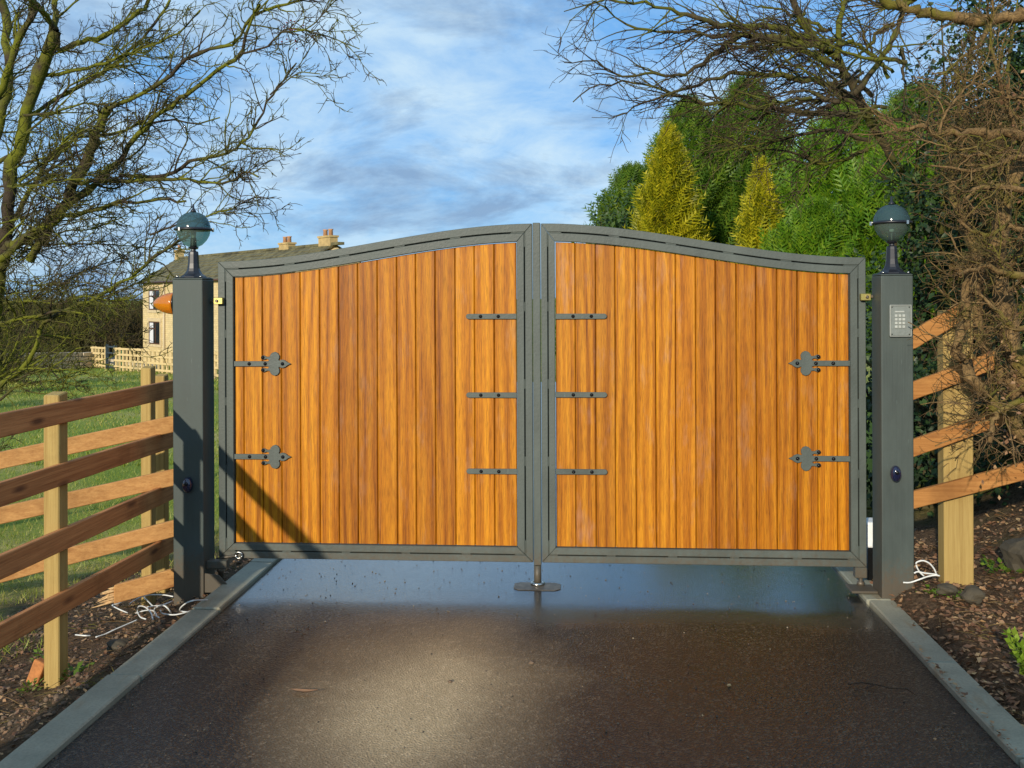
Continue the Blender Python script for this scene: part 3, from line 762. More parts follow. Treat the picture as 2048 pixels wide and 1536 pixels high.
TANGLE_LIMBS = [[[[2.955,-0.095,0.217],[2.872,-0.058,0.58],[2.76,-0.022,0.922],[2.659,0.013,1.161],[2.57,0.05,1.432],[2.535,0.091,1.761],[2.595,0.138,2.151],[2.754,0.192,2.463]],0.066,0.04],
 [[[2.624,-0.268,0.824],[2.442,-0.288,0.98],[2.26,-0.308,1.161],[2.176,-0.321,1.342],[2.192,-0.327,1.496],[2.228,-0.332,1.637],[2.2,-0.341,1.731],[2.134,-0.353,1.772]],0.045,0.02],
 [[[2.74,-0.01,0.893],[2.6,0.031,1.078],[2.472,0.072,1.321],[2.438,0.12,1.541],[2.445,0.17,1.82],[2.367,0.215,2.161],[2.344,0.263,2.323]],0.042,0.022],
 [[[2.828,0.297,2.535],[2.758,0.276,2.53],[2.505,0.241,2.553],[2.267,0.208,2.526],[2.168,0.184,2.572],[2.025,0.158,2.561],[1.906,0.133,2.629]],0.035,0.006],
 [[[2.737,0.09,2.387],[2.662,0.052,2.383],[2.381,-0.001,2.379],[2.177,-0.049,2.413]],0.022,0.005],
 [[[2.719,-0.011,2.406],[2.529,-0.058,2.34],[2.297,-0.107,2.28],[2.096,-0.155,2.311]],0.02,0.005],
 [[[2.659,-0.115,2.166],[2.573,-0.155,2.176],[2.365,-0.203,2.186],[2.232,-0.246,2.121]],0.022,0.01],
 [[[3.337,1.235,3.471],[3.18,1.258,3.464],[2.979,1.277,3.454],[2.735,1.293,3.485],[2.509,1.311,3.529],[2.298,1.33,3.606],[2.21,1.357,3.702]],0.045,0.028],
 [[[2.485,-0.529,1.132],[2.396,-0.56,1.111],[2.269,-0.594,1.06],[2.222,-0.622,0.996],[2.199,-0.649,0.915]],0.018,0.012],
 [[[2.485,-0.479,1.474],[2.393,-0.468,1.449],[2.301,-0.458,1.548],[2.234,-0.446,1.624]],0.02,0.007],
 [[[2.528,-0.325,1.699],[2.362,-0.37,1.75],[2.222,-0.413,1.762],[2.122,-0.454,1.724]],0.024,0.008],
 [[[2.625,-0.218,1.934],[2.456,-0.263,1.972],[2.288,-0.309,1.932],[2.16,-0.351,2.007]],0.02,0.007],
 [[[2.952,1.208,3.436],[2.849,1.134,3.258],[2.693,1.056,3.145],[2.54,0.979,3.033]],0.018,0.006],
 [[[2.249,0.157,2.518],[2.28,0.159,2.633],[2.364,0.165,2.744],[2.477,0.173,2.856]],0.01,0.004],
 [[[2.809,0.396,2.464],[2.679,0.337,2.745],[2.588,0.281,2.992],[2.568,0.229,3.206],[2.557,0.178,3.332]],0.016,0.006],
 [[[2.915,1.047,2.395],[2.866,1.034,2.455],[2.81,1.02,2.509],[2.79,1.009,2.582],[2.782,0.998,2.656],[2.738,0.985,2.718]],0.008368211779312176,0.0022],
 [[[2.383,-0.376,1.733],[2.372,-0.364,1.78],[2.362,-0.352,1.827],[2.338,-0.341,1.868],[2.301,-0.331,1.896],[2.295,-0.319,1.945]],0.007375451529995272,0.0022],
 [[[2.846,1.006,2.576],[2.76,1.051,2.659],[2.743,1.101,2.792],[2.676,1.148,2.901],[2.579,1.192,2.975],[2.473,1.236,3.036]],0.007871087985521386,0.0022],
 [[[2.506,0.109,1.395],[2.476,0.138,1.423],[2.459,0.168,1.464],[2.438,0.198,1.504],[2.418,0.227,1.545],[2.4,0.257,1.588]],0.004629406164957906,0.0022],
 [[[2.529,-0.279,1.179],[2.492,-0.286,1.143],[2.445,-0.295,1.119],[2.409,-0.302,1.083],[2.356,-0.311,1.085],[2.304,-0.319,1.087]],0.00624662614641513,0.0022],
 [[[2.709,0.188,1.295],[2.724,0.245,1.312],[2.736,0.302,1.328],[2.752,0.358,1.346],[2.772,0.415,1.366],[2.783,0.472,1.382]],0.006973061161386957,0.0022],
 [[[2.853,0.277,2.718],[2.789,0.296,2.747],[2.721,0.315,2.749],[2.652,0.334,2.76],[2.586,0.353,2.74],[2.524,0.372,2.708]],0.006992567046395743,0.0022],
 [[[2.745,0.174,1.646],[2.724,0.145,1.675],[2.69,0.115,1.695],[2.665,0.086,1.722],[2.653,0.058,1.751],[2.63,0.028,1.778]],0.00444025399442766,0.0022],
 [[[2.36,-0.143,1.84],[2.339,-0.175,1.808],[2.299,-0.208,1.793],[2.264,-0.24,1.771],[2.24,-0.272,1.741],[2.2,-0.304,1.729]],0.0040984472194892955,0.0022],
 [[[2.461,-0.214,2.022],[2.44,-0.193,2.042],[2.415,-0.173,2.057],[2.39,-0.152,2.045],[2.362,-0.131,2.052],[2.334,-0.111,2.059]],0.009728522621356504,0.0022],
 [[[2.947,0.908,2.885],[2.9,0.949,2.971],[2.831,0.989,3.034],[2.778,1.031,3.119],[2.725,1.072,3.205],[2.726,1.117,3.319]],0.006479532397350999,0.0022],
 [[[2.887,0.475,0.899],[2.861,0.439,0.87],[2.827,0.403,0.845],[2.798,0.367,0.817],[2.751,0.33,0.809],[2.719,0.293,0.784]],0.009965034784503241,0.0022],
 [[[2.97,1.06,2.388],[2.872,0.995,2.483],[2.771,0.93,2.573],[2.647,0.864,2.635],[2.558,0.8,2.729],[2.443,0.734,2.796]],0.005179177655942845,0.0022],
 [[[2.656,-0.058,0.871],[2.63,-0.029,0.877],[2.603,-0.001,0.88],[2.581,0.028,0.855],[2.558,0.057,0.829],[2.532,0.086,0.839]],0.005600191509635179,0.0022],
 [[[2.506,-0.022,1.241],[2.486,0.033,1.202],[2.453,0.086,1.193],[2.419,0.14,1.184],[2.394,0.194,1.145],[2.361,0.248,1.12]],0.007490210955293321,0.0022],
 [[[2.572,0.262,1.662],[2.55,0.261,1.642],[2.533,0.26,1.619],[2.505,0.259,1.61],[2.482,0.258,1.591],[2.464,0.257,1.568]],0.006513118858594718,0.0022],
 [[[2.78,0.423,1.172],[2.765,0.425,1.159],[2.75,0.428,1.147],[2.731,0.43,1.141],[2.715,0.433,1.129],[2.701,0.435,1.115]],0.006222715164812466,0.0022],
 [[[2.742,0.241,0.88],[2.695,0.224,0.843],[2.633,0.206,0.84],[2.571,0.189,0.845],[2.523,0.172,0.81],[2.462,0.154,0.819]],0.007172444386151449,0.0022],
 [[[2.723,0.004,2.206],[2.693,-0.041,2.262],[2.655,-0.087,2.314],[2.613,-0.133,2.364],[2.593,-0.177,2.418],[2.558,-0.222,2.468]],0.006052614534730322,0.0022],
 [[[3.063,0.732,2.365],[2.969,0.697,2.373],[2.875,0.662,2.384],[2.799,0.628,2.431],[2.706,0.593,2.435],[2.617,0.559,2.455]],0.005474298210532012,0.0022],
 [[[2.706,0.008,1.923],[2.658,-0.051,1.923],[2.614,-0.109,1.907],[2.569,-0.168,1.895],[2.522,-0.227,1.895],[2.476,-0.285,1.895]],0.009227912216615342,0.0022],
 [[[2.934,0.795,2.713],[2.787,0.733,2.723],[2.642,0.671,2.733],[2.515,0.61,2.788],[2.375,0.548,2.755],[2.26,0.488,2.82]],0.004556834014171435,0.0022],
 [[[2.348,-0.487,1.507],[2.339,-0.485,1.491],[2.333,-0.484,1.474],[2.317,-0.483,1.465],[2.31,-0.482,1.448],[2.295,-0.481,1.436]],0.008549270584708266,0.0022],
 [[[2.536,-0.4,1.851],[2.53,-0.385,1.87],[2.524,-0.371,1.889],[2.509,-0.358,1.895],[2.503,-0.343,1.915],[2.5,-0.329,1.936]],0.006551213656563407,0.0022],
 [[[2.876,0.598,2.549],[2.771,0.598,2.496],[2.674,0.598,2.43],[2.605,0.599,2.334],[2.489,0.598,2.315],[2.376,0.597,2.282]],0.009401109362395493,0.0022],
 [[[2.529,-0.223,1.949],[2.51,-0.208,1.912],[2.475,-0.193,1.894],[2.437,-0.179,1.885],[2.4,-0.165,1.868],[2.366,-0.15,1.847]],0.007776277007575655,0.0022],
 [[[3.064,0.742,2.703],[2.986,0.708,2.685],[2.914,0.674,2.653],[2.837,0.64,2.638],[2.764,0.606,2.657],[2.697,0.572,2.618]],0.008343926896118178,0.0022],
 [[[2.578,0.114,2.157],[2.564,0.148,2.213],[2.524,0.18,2.241],[2.493,0.213,2.285],[2.448,0.244,2.305],[2.433,0.278,2.362]],0.009660474006586286,0.0022],
 [[[2.908,0.452,1.799],[2.858,0.401,1.795],[2.814,0.35,1.776],[2.766,0.299,1.765],[2.718,0.248,1.759],[2.674,0.197,1.742]],0.006796731891346394,0.0022],
 [[[3.179,1.189,2.785],[3.048,1.145,2.776],[2.965,1.104,2.678],[2.849,1.061,2.62],[2.73,1.017,2.573],[2.606,0.974,2.544]],0.006567240731678348,0.0022],
 [[[2.554,-0.03,0.953],[2.542,0.02,0.989],[2.514,0.068,1.005],[2.494,0.117,1.035],[2.489,0.166,1.079],[2.488,0.217,1.125]],0.0066590736904548545,0.0022],
 [[[2.471,-0.286,1.79],[2.466,-0.259,1.769],[2.453,-0.233,1.758],[2.442,-0.206,1.742],[2.437,-0.179,1.72],[2.428,-0.152,1.701]],0.008169941974438119,0.0022],
 [[[2.441,0.071,0.776],[2.413,0.052,0.774],[2.387,0.033,0.768],[2.363,0.014,0.758],[2.334,-0.005,0.762],[2.309,-0.025,0.755]],0.005511268122243486,0.0022],
 [[[2.552,0.402,1.332],[2.523,0.38,1.319],[2.492,0.358,1.317],[2.462,0.336,1.308],[2.432,0.313,1.299],[2.402,0.291,1.293]],0.005692422014715517,0.0022],
 [[[2.839,0.304,2.594],[2.773,0.319,2.717],[2.656,0.33,2.786],[2.533,0.341,2.843],[2.41,0.352,2.904],[2.358,0.368,3.038]],0.009118386168069367,0.0022],
 [[[2.396,-0.333,1.143],[2.331,-0.398,1.141],[2.273,-0.462,1.125],[2.211,-0.526,1.117],[2.153,-0.59,1.102],[2.095,-0.654,1.091]],0.006967241003452064,0.0022],
 [[[2.813,0.334,1.225],[2.766,0.317,1.223],[2.721,0.3,1.235],[2.676,0.283,1.244],[2.636,0.266,1.222],[2.594,0.249,1.205]],0.007905955527822264,0.0022],
 [[[2.742,0.29,2.387],[2.675,0.27,2.433],[2.592,0.249,2.433],[2.51,0.228,2.438],[2.429,0.207,2.431],[2.348,0.186,2.443]],0.008411877144595813,0.0022],
 [[[2.438,-0.381,1.299],[2.429,-0.389,1.318],[2.41,-0.397,1.33],[2.403,-0.405,1.349],[2.398,-0.413,1.368],[2.393,-0.421,1.387]],0.006748582462481531,0.0022],
 [[[2.772,0.223,1.855],[2.739,0.235,1.86],[2.714,0.248,1.837],[2.688,0.26,1.814],[2.659,0.272,1.796],[2.634,0.284,1.771]],0.009105844356933415,0.0022],
 [[[2.354,-0.079,1.025],[2.345,-0.052,1.016],[2.336,-0.026,1.012],[2.327,0.001,1.002],[2.316,0.028,0.998],[2.306,0.055,0.991]],0.005800042101182783,0.0022],
 [[[2.488,-0.093,2.465],[2.38,-0.068,2.424],[2.263,-0.044,2.409],[2.15,-0.02,2.454],[2.031,0.004,2.477],[1.909,0.027,2.493]],0.006734246217823849,0.0022],
 [[[2.725,0.218,1.046],[2.656,0.176,1.053],[2.588,0.134,1.067],[2.529,0.093,1.099],[2.464,0.051,1.12],[2.401,0.009,1.14]],0.006660454991428326,0.0022],
 [[[2.777,0.682,2.392],[2.677,0.632,2.474],[2.639,0.587,2.586],[2.563,0.539,2.683],[2.46,0.488,2.755],[2.404,0.442,2.857]],0.006174357450698228,0.0022]]
CABLES_LEFT = [[[-1.798,-0.486,-0.023],[-1.854,-0.501,-0.013],[-1.825,-0.543,0.027],[-1.771,-0.552,0.057],[-1.745,-0.405,0.017],[-1.79,-0.252,-0.033]],
 [[-1.776,-0.392,-0.023],[-1.802,-0.476,-0.018],[-1.839,-0.53,-0.018],[-1.883,-0.532,-0.024],[-1.955,-0.492,-0.03],[-1.956,-0.509,-0.011]],
 [[-1.898,-0.508,-0.026],[-1.912,-0.544,0.022],[-1.998,-0.412,-0.016],[-2.153,-0.137,-0.121],[-2.028,-0.403,-0.07],[-1.967,-0.503,-0.049]],
 [[-1.993,-0.52,-0.055],[-2.031,-0.455,-0.041],[-2.145,-0.276,-0.067],[-2.263,-0.093,-0.122],[-2.286,-0.063,-0.156],[-2.2,-0.214,-0.142],[-2.128,-0.304,-0.124]],
 [[-2.304,-0.045,-0.177],[-2.217,-0.115,-0.138],[-2.101,-0.276,-0.086],[-2.021,-0.417,-0.057],[-1.99,-0.479,-0.053]],
 [[-2.125,0.054,-0.108],[-2.195,0.088,-0.11],[-2.293,0.137,-0.126],[-2.339,0.094,-0.128],[-2.391,0.084,-0.158],[-2.41,0.104,-0.178]],
 [[-1.994,-0.269,-0.035],[-2.026,-0.326,-0.039],[-2.181,-0.073,-0.124],[-2.267,0.017,-0.162]],
 [[-2.357,0.175,-0.148],[-2.286,0.079,-0.146],[-2.202,-0.047,-0.133]],
 [[-2.215,-0.22,-0.157],[-2.251,-0.296,-0.163],[-2.284,-0.354,-0.17],[-2.311,-0.396,-0.178],[-2.338,-0.447,-0.178]],
 [[-2.379,-0.425,-0.178],[-2.405,-0.441,-0.173],[-2.473,-0.403,-0.183]],
 [[-2.353,-0.039,-0.178],[-2.41,-0.034,-0.158],[-2.481,0.035,-0.158],[-2.458,0.066,-0.158],[-2.442,0.173,-0.158],[-2.445,0.285,-0.168]]]
CABLES_RIGHT = [[[1.933,-0.19,0.108],[1.969,-0.19,0.109],[2.015,-0.19,0.125],[2.06,-0.19,0.142],[2.099,-0.19,0.149],[2.121,-0.19,0.146]],
 [[1.989,-0.19,0.158],[2.008,-0.19,0.166],[2.041,-0.19,0.16],[2.08,-0.19,0.156],[2.109,-0.19,0.153]],
 [[2.041,-0.19,0.143],[2.018,-0.19,0.165],[2.002,-0.19,0.195],[2.002,-0.19,0.215],[2.035,-0.19,0.225],[2.067,-0.19,0.212],[2.09,-0.19,0.186],[2.103,-0.19,0.159]]]

RNG = random.Random(11)
NR = np.random.default_rng(7)

# ------------------------------------------------------------------ ground
def sstep(a, b, x):
    t = np.clip((x - a) / (b - a), 0, 1)
    return t * t * (3 - 2 * t)


def ground_z(x, y):
    x = np.asarray(x, float); y = np.asarray(y, float)
    yp = np.maximum(y, 0)
    lane = -0.055
    field = -0.30 - 0.036 * np.minimum(yp, 62) - 0.9 * sstep(40, 70, y) * 0
    w = np.minimum(yp, 14) * 0.35
    left = 1 - sstep(-3.3 - w, -2.0, x)
    zl = lane - 0.155 * (1 - sstep(-2.32, -1.86, x))
    z = zl * (1 - left) + field * left
    bank = sstep(1.78 - 0.03 * np.sin(y * 7.3) - 0.02 * np.sin(y * 17.1), 2.02, x) * 0.120 + sstep(2.30, 3.9, x) * 0.62 + sstep(4, 12, x) * 0.6
    bank = bank * (0.80 + 0.20 * sstep(-3.5, 0.0, y))
    z = z + bank * (1 - sstep(6, 30, y))
    z = z + 0.035 * np.exp(-((x - 1.90) / 0.12) ** 2 - ((y + 0.24) / 0.24) ** 2) * sstep(1.80, 1.86, x)
    beyond = sstep(13, 26, y)
    z = z * (1 - beyond) + np.where(x < 5, field, field * 0.6) * beyond
    dist = np.hypot(x, y)
    z = z + 3.0 * sstep(95, 400, dist)
    lump = 0.5 * np.sin(x * 5.1 + 1.7 * np.sin(y * 3.7)) * np.sin(y * 4.3 + 1.3 * np.sin(x * 2.9)) + 0.5 * np.sin(x * 13.7 + y * 9.1) * np.sin(y * 15.3 - x * 7.7)
    off = np.clip(np.maximum(-1.80 - x, x - 1.93) / 0.25, 0, 1)
    z = z + 0.018 * lump * off * (1 - sstep(4, 9, np.abs(y))) + 0.06 * np.sin(x * 0.7 + y * 0.23) * np.sin(y * 0.41) * sstep(4, 9, y)
    return z


def axis(fine0, fine1, step, far0, far1, grow=1.22):
    a = list(np.arange(fine0, fine1 + 1e-6, step))
    s, x = step, fine1
    up = []
    while x < far1:
        s *= grow; x = min(x + s, far1); up.append(x)
    s, x = step, fine0
    dn = []
    while x > far0:
        s *= grow; x = max(x - s, far0); dn.append(x)
    return np.array(dn[::-1] + a + up)


gx = axis(-4.2, 4.2, 0.045, -600, 600); gy = axis(-3.2, 2.0, 0.05, -60, 700)
GX, GY = np.meshgrid(gx, gy)
V = np.stack([GX, GY, ground_z(GX, GY)], -1).reshape(-1, 3)
nx, ny = len(gx), len(gy)
I = np.arange(nx * ny).reshape(ny, nx)
Q = np.stack([I[:-1, :-1], I[:-1, 1:], I[1:, 1:], I[1:, :-1]], -1).reshape(-1, 4)
tag(link_mesh('ground', np_mesh('ground', V, [Q], True), M_GROUND), kind='structure')

m = MB()
xs = np.linspace(-1.625, 1.745, 14); ys = np.linspace(-16, 13.5, 60)
vs = [(x, y, 0.012 * (1 - (x / 1.75) ** 2) - 0.006) for y in ys for x in xs]
fs = [(j * 14 + i, j * 14 + i + 1, (j + 1) * 14 + i + 1, (j + 1) * 14 + i) for j in range(59) for i in range(13)]
m.add(vs, fs, True)
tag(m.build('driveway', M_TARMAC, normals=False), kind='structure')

# edging stones: one object each along the two sides of the drive
for side, x0, x1, name in ((0, -1.780, -1.632, 'kerb'), (1, 1.750, 1.880, 'kerb')):
    K = bpy.data.objects.new(name, None); COL.objects.link(K); K.location = ((x0 + x1) / 2, 0, 0); K['kind'] = 'structure'
    protos = []
    for j in range(3):
        m = MB(); jit = [RNG.uniform(-0.004, 0.004) for _ in range(3)]
        m.box(((x0), -0.451, -0.12), ((x1), 0.451, 0.020 + jit[0]))
        o = m.build('edging_stone', M_KERB, K, 0.006)
        protos.append(o)
    n = 0
    for j in range(15):
        y = -8.28 + 0.91 * j + (0.35 if side else 0.0)
        if j < 3: o = protos[j]
        else:
            o = protos[j % 3].copy(); COL.objects.link(o); o.parent = K
        o.location = (RNG.uniform(-0.004, 0.004), y, RNG.uniform(-0.004, 0.003))
        o.rotation_euler = (RNG.uniform(-0.003, 0.003), RNG.uniform(-0.012, 0.012), RNG.uniform(-0.005, 0.005))

# ------------------------------------------------------------------ the pair of gates
HINGE_Z, MID_Z, BOT_Z = 1.832, 2.034, 0.135
XL0, XL1 = -1.832, -0.0300
XR0, XR1 = 0.0200, 1.798


def top_z(x, leaf):
    s = (x - XL0) / (XL1 - XL0) if leaf == 0 else (XR1 - x) / (XR1 - XR0)
    s = min(max(s, 0), 1); s = s * s * (3 - 2 * s)
    return HINGE_Z + (MID_Z - HINGE_Z) * s


def in_z(x, leaf):
    s = (x - XL0) / (XL1 - XL0) if leaf == 0 else (XR1 - x) / (XR1 - XR0)
    s = min(max(s, 0), 1)
    return top_z(x, leaf) - 0.088 - 0.012 * s


def strip(m, outer, inner, f0, f1, y0, y1):
    """a bar lying between two outlines, from fraction f0 to f1 of the way across"""
    n = len(outer); vs = []
    for (xo, zo), (xi, zi) in zip(outer, inner):
        a = (xo + (xi - xo) * f0, zo + (zi - zo) * f0); b = (xo + (xi - xo) * f1, zo + (zi - zo) * f1)
        vs += [(a[0], y0, a[1]), (b[0], y0, b[1]), (b[0], y1, b[1]), (a[0], y1, a[1])]
    fs = [(0, 1, 2, 3), tuple((n - 1) * 4 + i for i in (3, 2, 1, 0))]
    for i in range(n - 1):
        for k in range(4):
            fs.append((i * 4 + k, (i + 1) * 4 + k, (i + 1) * 4 + (k + 1) % 4, i * 4 + (k + 1) % 4))
    m.add(vs, fs)


def lerp_pts(a, b, t0, t1, n):
    return [(a[0] + (b[0] - a[0]) * (t0 + (t1 - t0) * i / (n - 1)), a[1] + (b[1] - a[1]) * (t0 + (t1 - t0) * i / (n - 1))) for i in range(n)]


def frame_side(name, outer, inner, parent, bridges):
    """two box sections side by side with a dark slot between them, joined by short welds"""
    m = MB()
    strip(m, outer, inner, 0.0, 0.46, 0.0, 0.045)
    strip(m, outer, inner, 0.535, 1.0, 0.0, 0.045)
    strip(m, outer, inner, 0.46, 0.535, 0.030, 0.040)
    n = len(outer)
    for t0, t1 in bridges:
        i0 = t0 * (n - 1); i1 = t1 * (n - 1)
        def at(L, q):
            i = min(int(q), n - 2); f = q - i
            return (L[i][0] * (1 - f) + L[i + 1][0] * f, L[i][1] * (1 - f) + L[i + 1][1] * f)
        o2 = [at(outer, i0 + (i1 - i0) * k / 3) for k in range(4)]; n2 = [at(inner, i0 + (i1 - i0) * k / 3) for k in range(4)]
        strip(m, o2, n2, 0.458, 0.537, 0.0016, 0.029)
    return m.build(name, M_STEEL, parent, 0.0022)


def hinge_outline(x0, z0, sgn):
    """a strap hinge ending in a clubbed leaf, drawn from the stile outwards"""
    kx, kz = 0.00052, 0.00050
    half = [(185, 30), (495, 30), (560, 28), (583, 36), (580, 47), (556, 56), (541, 52), (527, 48), (505, 50), (492, 62), (491, 78), (502, 92), (518, 97), (534, 92),
            (560, 80), (590, 82), (598, 105), (618, 127), (650, 137), (680, 124), (699, 95), (698, 62), (689, 42), (700, 36), (718, 46), (742, 47), (768, 36), (790, 18), (830, 0)]
    lower = [(x, -z) for x, z in half[:-1]][::-1]
    return [(x0 + sgn * (x - 185) * kx, z0 + z * kz) for x, z in half + lower]


def stud(parent, x, z, y=0.0095, r=0.0095):
    m = MB()
    m.lathe([(r * 1.25, 0.0012), (r * 1.2, -0.001), (r, -0.003), (r * 0.72, -0.0065), (r * 0.3, -0.0085)], (x, y, z), 10, 'Y')
    return m.build('stud', M_STUD, parent)


SEAMS = {0: [-1.745, -1.689, -1.580, -1.469, -1.359, -1.246, -1.136, -1.026, -0.913, -0.801, -0.693, -0.581, -0.467, -0.358, -0.246, -0.1185],
         1: [0.0985, 0.210, 0.324, 0.433, 0.547, 0.658, 0.768, 0.878, 0.988, 1.101, 1.210, 1.322, 1.433, 1.544, 1.649, 1.7135]}
TONES = {0: [(1.02, 1.04, 1.0), (1.06, 1.10, 1.15), (0.96, 0.95, 0.9), (0.88, 0.84, 0.9), (1.06, 1.06, 1.0), (0.95, 0.92, 0.9), (0.76, 0.70, 0.7), (0.78, 0.73, 0.8),
             (0.94, 0.92, 0.9), (0.92, 0.88, 0.9), (0.84, 0.80, 0.9), (0.80, 0.75, 0.9), (1.04, 1.04, 1.1), (1.08, 1.08, 1.1), (0.97, 0.95, 0.9)],
         1: [(1.0, 1.02, 1.4), (0.92, 0.92, 1.3), (0.82, 0.80, 1.2), (1.0, 1.02, 1.2), (1.02, 1.02, 1.1), (1.06, 1.08, 1.3), (0.96, 0.92, 1.2), (0.84, 0.79, 1.0),
             (0.79, 0.74, 0.9), (0.82, 0.77, 0.8), (0.84, 0.79, 0.8), (0.82, 0.77, 0.8), (0.88, 0.85, 0.8), (0.98, 0.96, 0.9), (0.98, 0.96, 0.9)]}

LEAF = {}
for leaf in (0, 1):
    x0, x1 = (XL0, XL1) if leaf == 0 else (XR0, XR1)
    lab = ('left leaf of the boarded gate, the one carrying the drop bolt and fence shadows' if leaf == 0
           else 'right leaf of the boarded gate, hung beside the post with the keypad')
    gl = thing('gate_leaf', lab, 'gate', (x0 if leaf == 0 else x1, 0, 0), 'pair of boarded driveway gates')
    LEAF[leaf] = gl
    wl, wr = (0.0875, 0.0865) if leaf == 0 else (0.0765, 0.0825)
    xi0, xi1 = x0 + wl, x1 - wr
    zb, zi = BOT_Z, BOT_Z + 0.083
    g = 0.0007
    N = 12
    zl, zr = top_z(x0, leaf), top_z(x1, leaf)
    il, ir = in_z(xi0, leaf), in_z(xi1, leaf)
    o = [(x0, zb + (zl - zb) * t) for t in np.linspace(0, 1, N)]; i_ = [(xi0, zi + (il - zi) * t) for t in np.linspace(0, 1, N)]
    o[0] = (x0, zb + g); o[-1] = (x0, zl - g); i_[0] = (xi0, zi + g); i_[-1] = (xi0, il - g)
    br = [(-0.0 + 0.0, 0.045), (0.275, 0.305), (0.515, 0.545), (0.755, 0.785), (0.955, 1.0)]
    frame_side('stile', o, i_, gl, br)
    o = [(x1, zb + (zr - zb) * t) for t in np.linspace(0, 1, N)]; i_ = [(xi1, zi + (ir - zi) * t) for t in np.linspace(0, 1, N)]
    o[0] = (x1, zb + g); o[-1] = (x1, zr - g); i_[0] = (xi1, zi + g); i_[-1] = (xi1, ir - g)
    frame_side('stile', o, i_, gl, br)
    o = [(x0 + (x1 - x0) * t, zb) for t in np.linspace(0, 1, N)]; i_ = [(xi0 + (xi1 - xi0) * t, zi) for t in np.linspace(0, 1, N)]
    o[0] = (x0 + g, zb); o[-1] = (x1 - g, zb); i_[0] = (xi0 + g, zi); i_[-1] = (xi1 - g, zi)
    frame_side('bottom_rail', o, i_, gl, [(0, 0.03), (0.19, 0.22), (0.39, 0.42), (0.59, 0.62), (0.79, 0.82), (0.965, 1)])
    N = 30
    ox = np.linspace(x0, x1, N); ix = np.linspace(xi0, xi1, N)
    o = [(x, top_z(x, leaf)) for x in ox]; i_ = [(x, in_z(x, leaf)) for x in ix]
    o[0] = (o[0][0] + g, o[0][1]); o[-1] = (o[-1][0] - g, o[-1][1]); i_[0] = (i_[0][0] + g, i_[0][1]); i_[-1] = (i_[-1][0] - g, i_[-1][1])
    frame_side('top_rail', o, i_, gl, [(0, 0.045), (0.20, 0.235), (0.385, 0.42), (0.57, 0.605), (0.755, 0.79), (0.955, 1)])
    # steel sheet behind the boards
    m = MB()
    pts = [(xi0 + 0.004, zi + 0.004)] + [(xi1 - 0.004, zi + 0.004)] + [(x, in_z(x, leaf) - 0.004) for x in np.linspace(xi1 - 0.004, xi0 + 0.004, 16)]
    m.prism(pts, 0.0410, 0.0440)
    m.build('backing_sheet', M_STEEL, gl)
    # boards, one object each
    S = SEAMS[leaf]
    for b in range(15):
        a0, a1 = S[b] + 0.0012, S[b + 1] - 0.0012
        if b == 0: a0 = xi0 + 0.004
        if b == 14: a1 = xi1 - 0.004
        y0 = 0.0200 + RNG.uniform(-0.0008, 0.0008); c = 0.0055
        sec = [(a0, 0.0395), (a0, y0 + c), (a0 + c * 0.8, y0), (a1 - c * 0.8, y0), (a1, y0 + c), (a1, 0.0395)]
        m = MB()
        zb_ = zi + 0.004
        lo = [(x, y, zb_) for x, y in sec]; hi = [(x, y, in_z(x, leaf) - 0.004) for x, y in sec]
        m.add(lo + hi, [tuple(range(6)), tuple(range(11, 5, -1))] + [(i, (i + 1) % 6, (i + 1) % 6 + 6, i + 6) for i in range(6)])
        bo = m.build('board', M_BOARD, gl)
        t = TONES[leaf][b]
        bo.color = (t[0], t[1], t[2], 1)
    # three plain straps by the meeting stile
    for z in (1.513, 1.073, 0.640):
        z += RNG.uniform(-0.003, 0.003)
        if leaf == 0: xa, xb, xs_ = xi1 - 0.002, -0.4055, (-0.322, -0.222)
        else: xa, xb, xs_ = xi0 + 0.002, 0.3865, (0.198, 0.300)
        sg = 1 if xb > xa else -1
        h = 0.0155
        tip = [(xb - sg * h + sg * h * math.cos(a), z + h * 0.96 * math.sin(a)) for a in np.linspace(-math.pi / 2, math.pi / 2, 9)]
        m = MB(); m.prism([(xa, z - h)] + tip + [(xa, z + h)], 0.0085, 0.0212)
        so = m.build('plain_strap', M_STEEL, gl, 0.0018)
        for xx in xs_: stud(so, xx, z, 0.0080, 0.0085)
    # two clubbed strap hinges by the hanging stile
    for z in ((1.246, 0.714) if leaf == 0 else (1.251, 0.726)):
        xa, sg = (xi0 - 0.001, 1) if leaf == 0 else (xi1 + 0.001, -1)
        m = MB(); m.prism(hinge_outline(xa, z, sg), 0.0085, 0.0212)
        so = m.build('strap_hinge', M_STEEL, gl, 0.0016)
        for px, pz in ((362, 0), (541, 0), (735, 0), (515, 73), (515, -73)):
            stud(so, xa + sg * (px - 185) * 0.00052, z + pz * 0.0005, 0.0080, 0.0088)

# meeting strip and drop bolt belong to the left leaf
gl = LEAF[0]
m = MB(); m.box((-0.0262, -0.006, 0.120), (0.0158, 0.046, MID_Z + 0.004))
m.build('meeting_strip', M_STEEL, gl, 0.003)
m = MB(); m.lathe([(0.0205, -0.002), (0.0205, 0.117)], (-0.006, 0.018, 0.0), 16); m.build('drop_bolt', M_STEEL, gl)
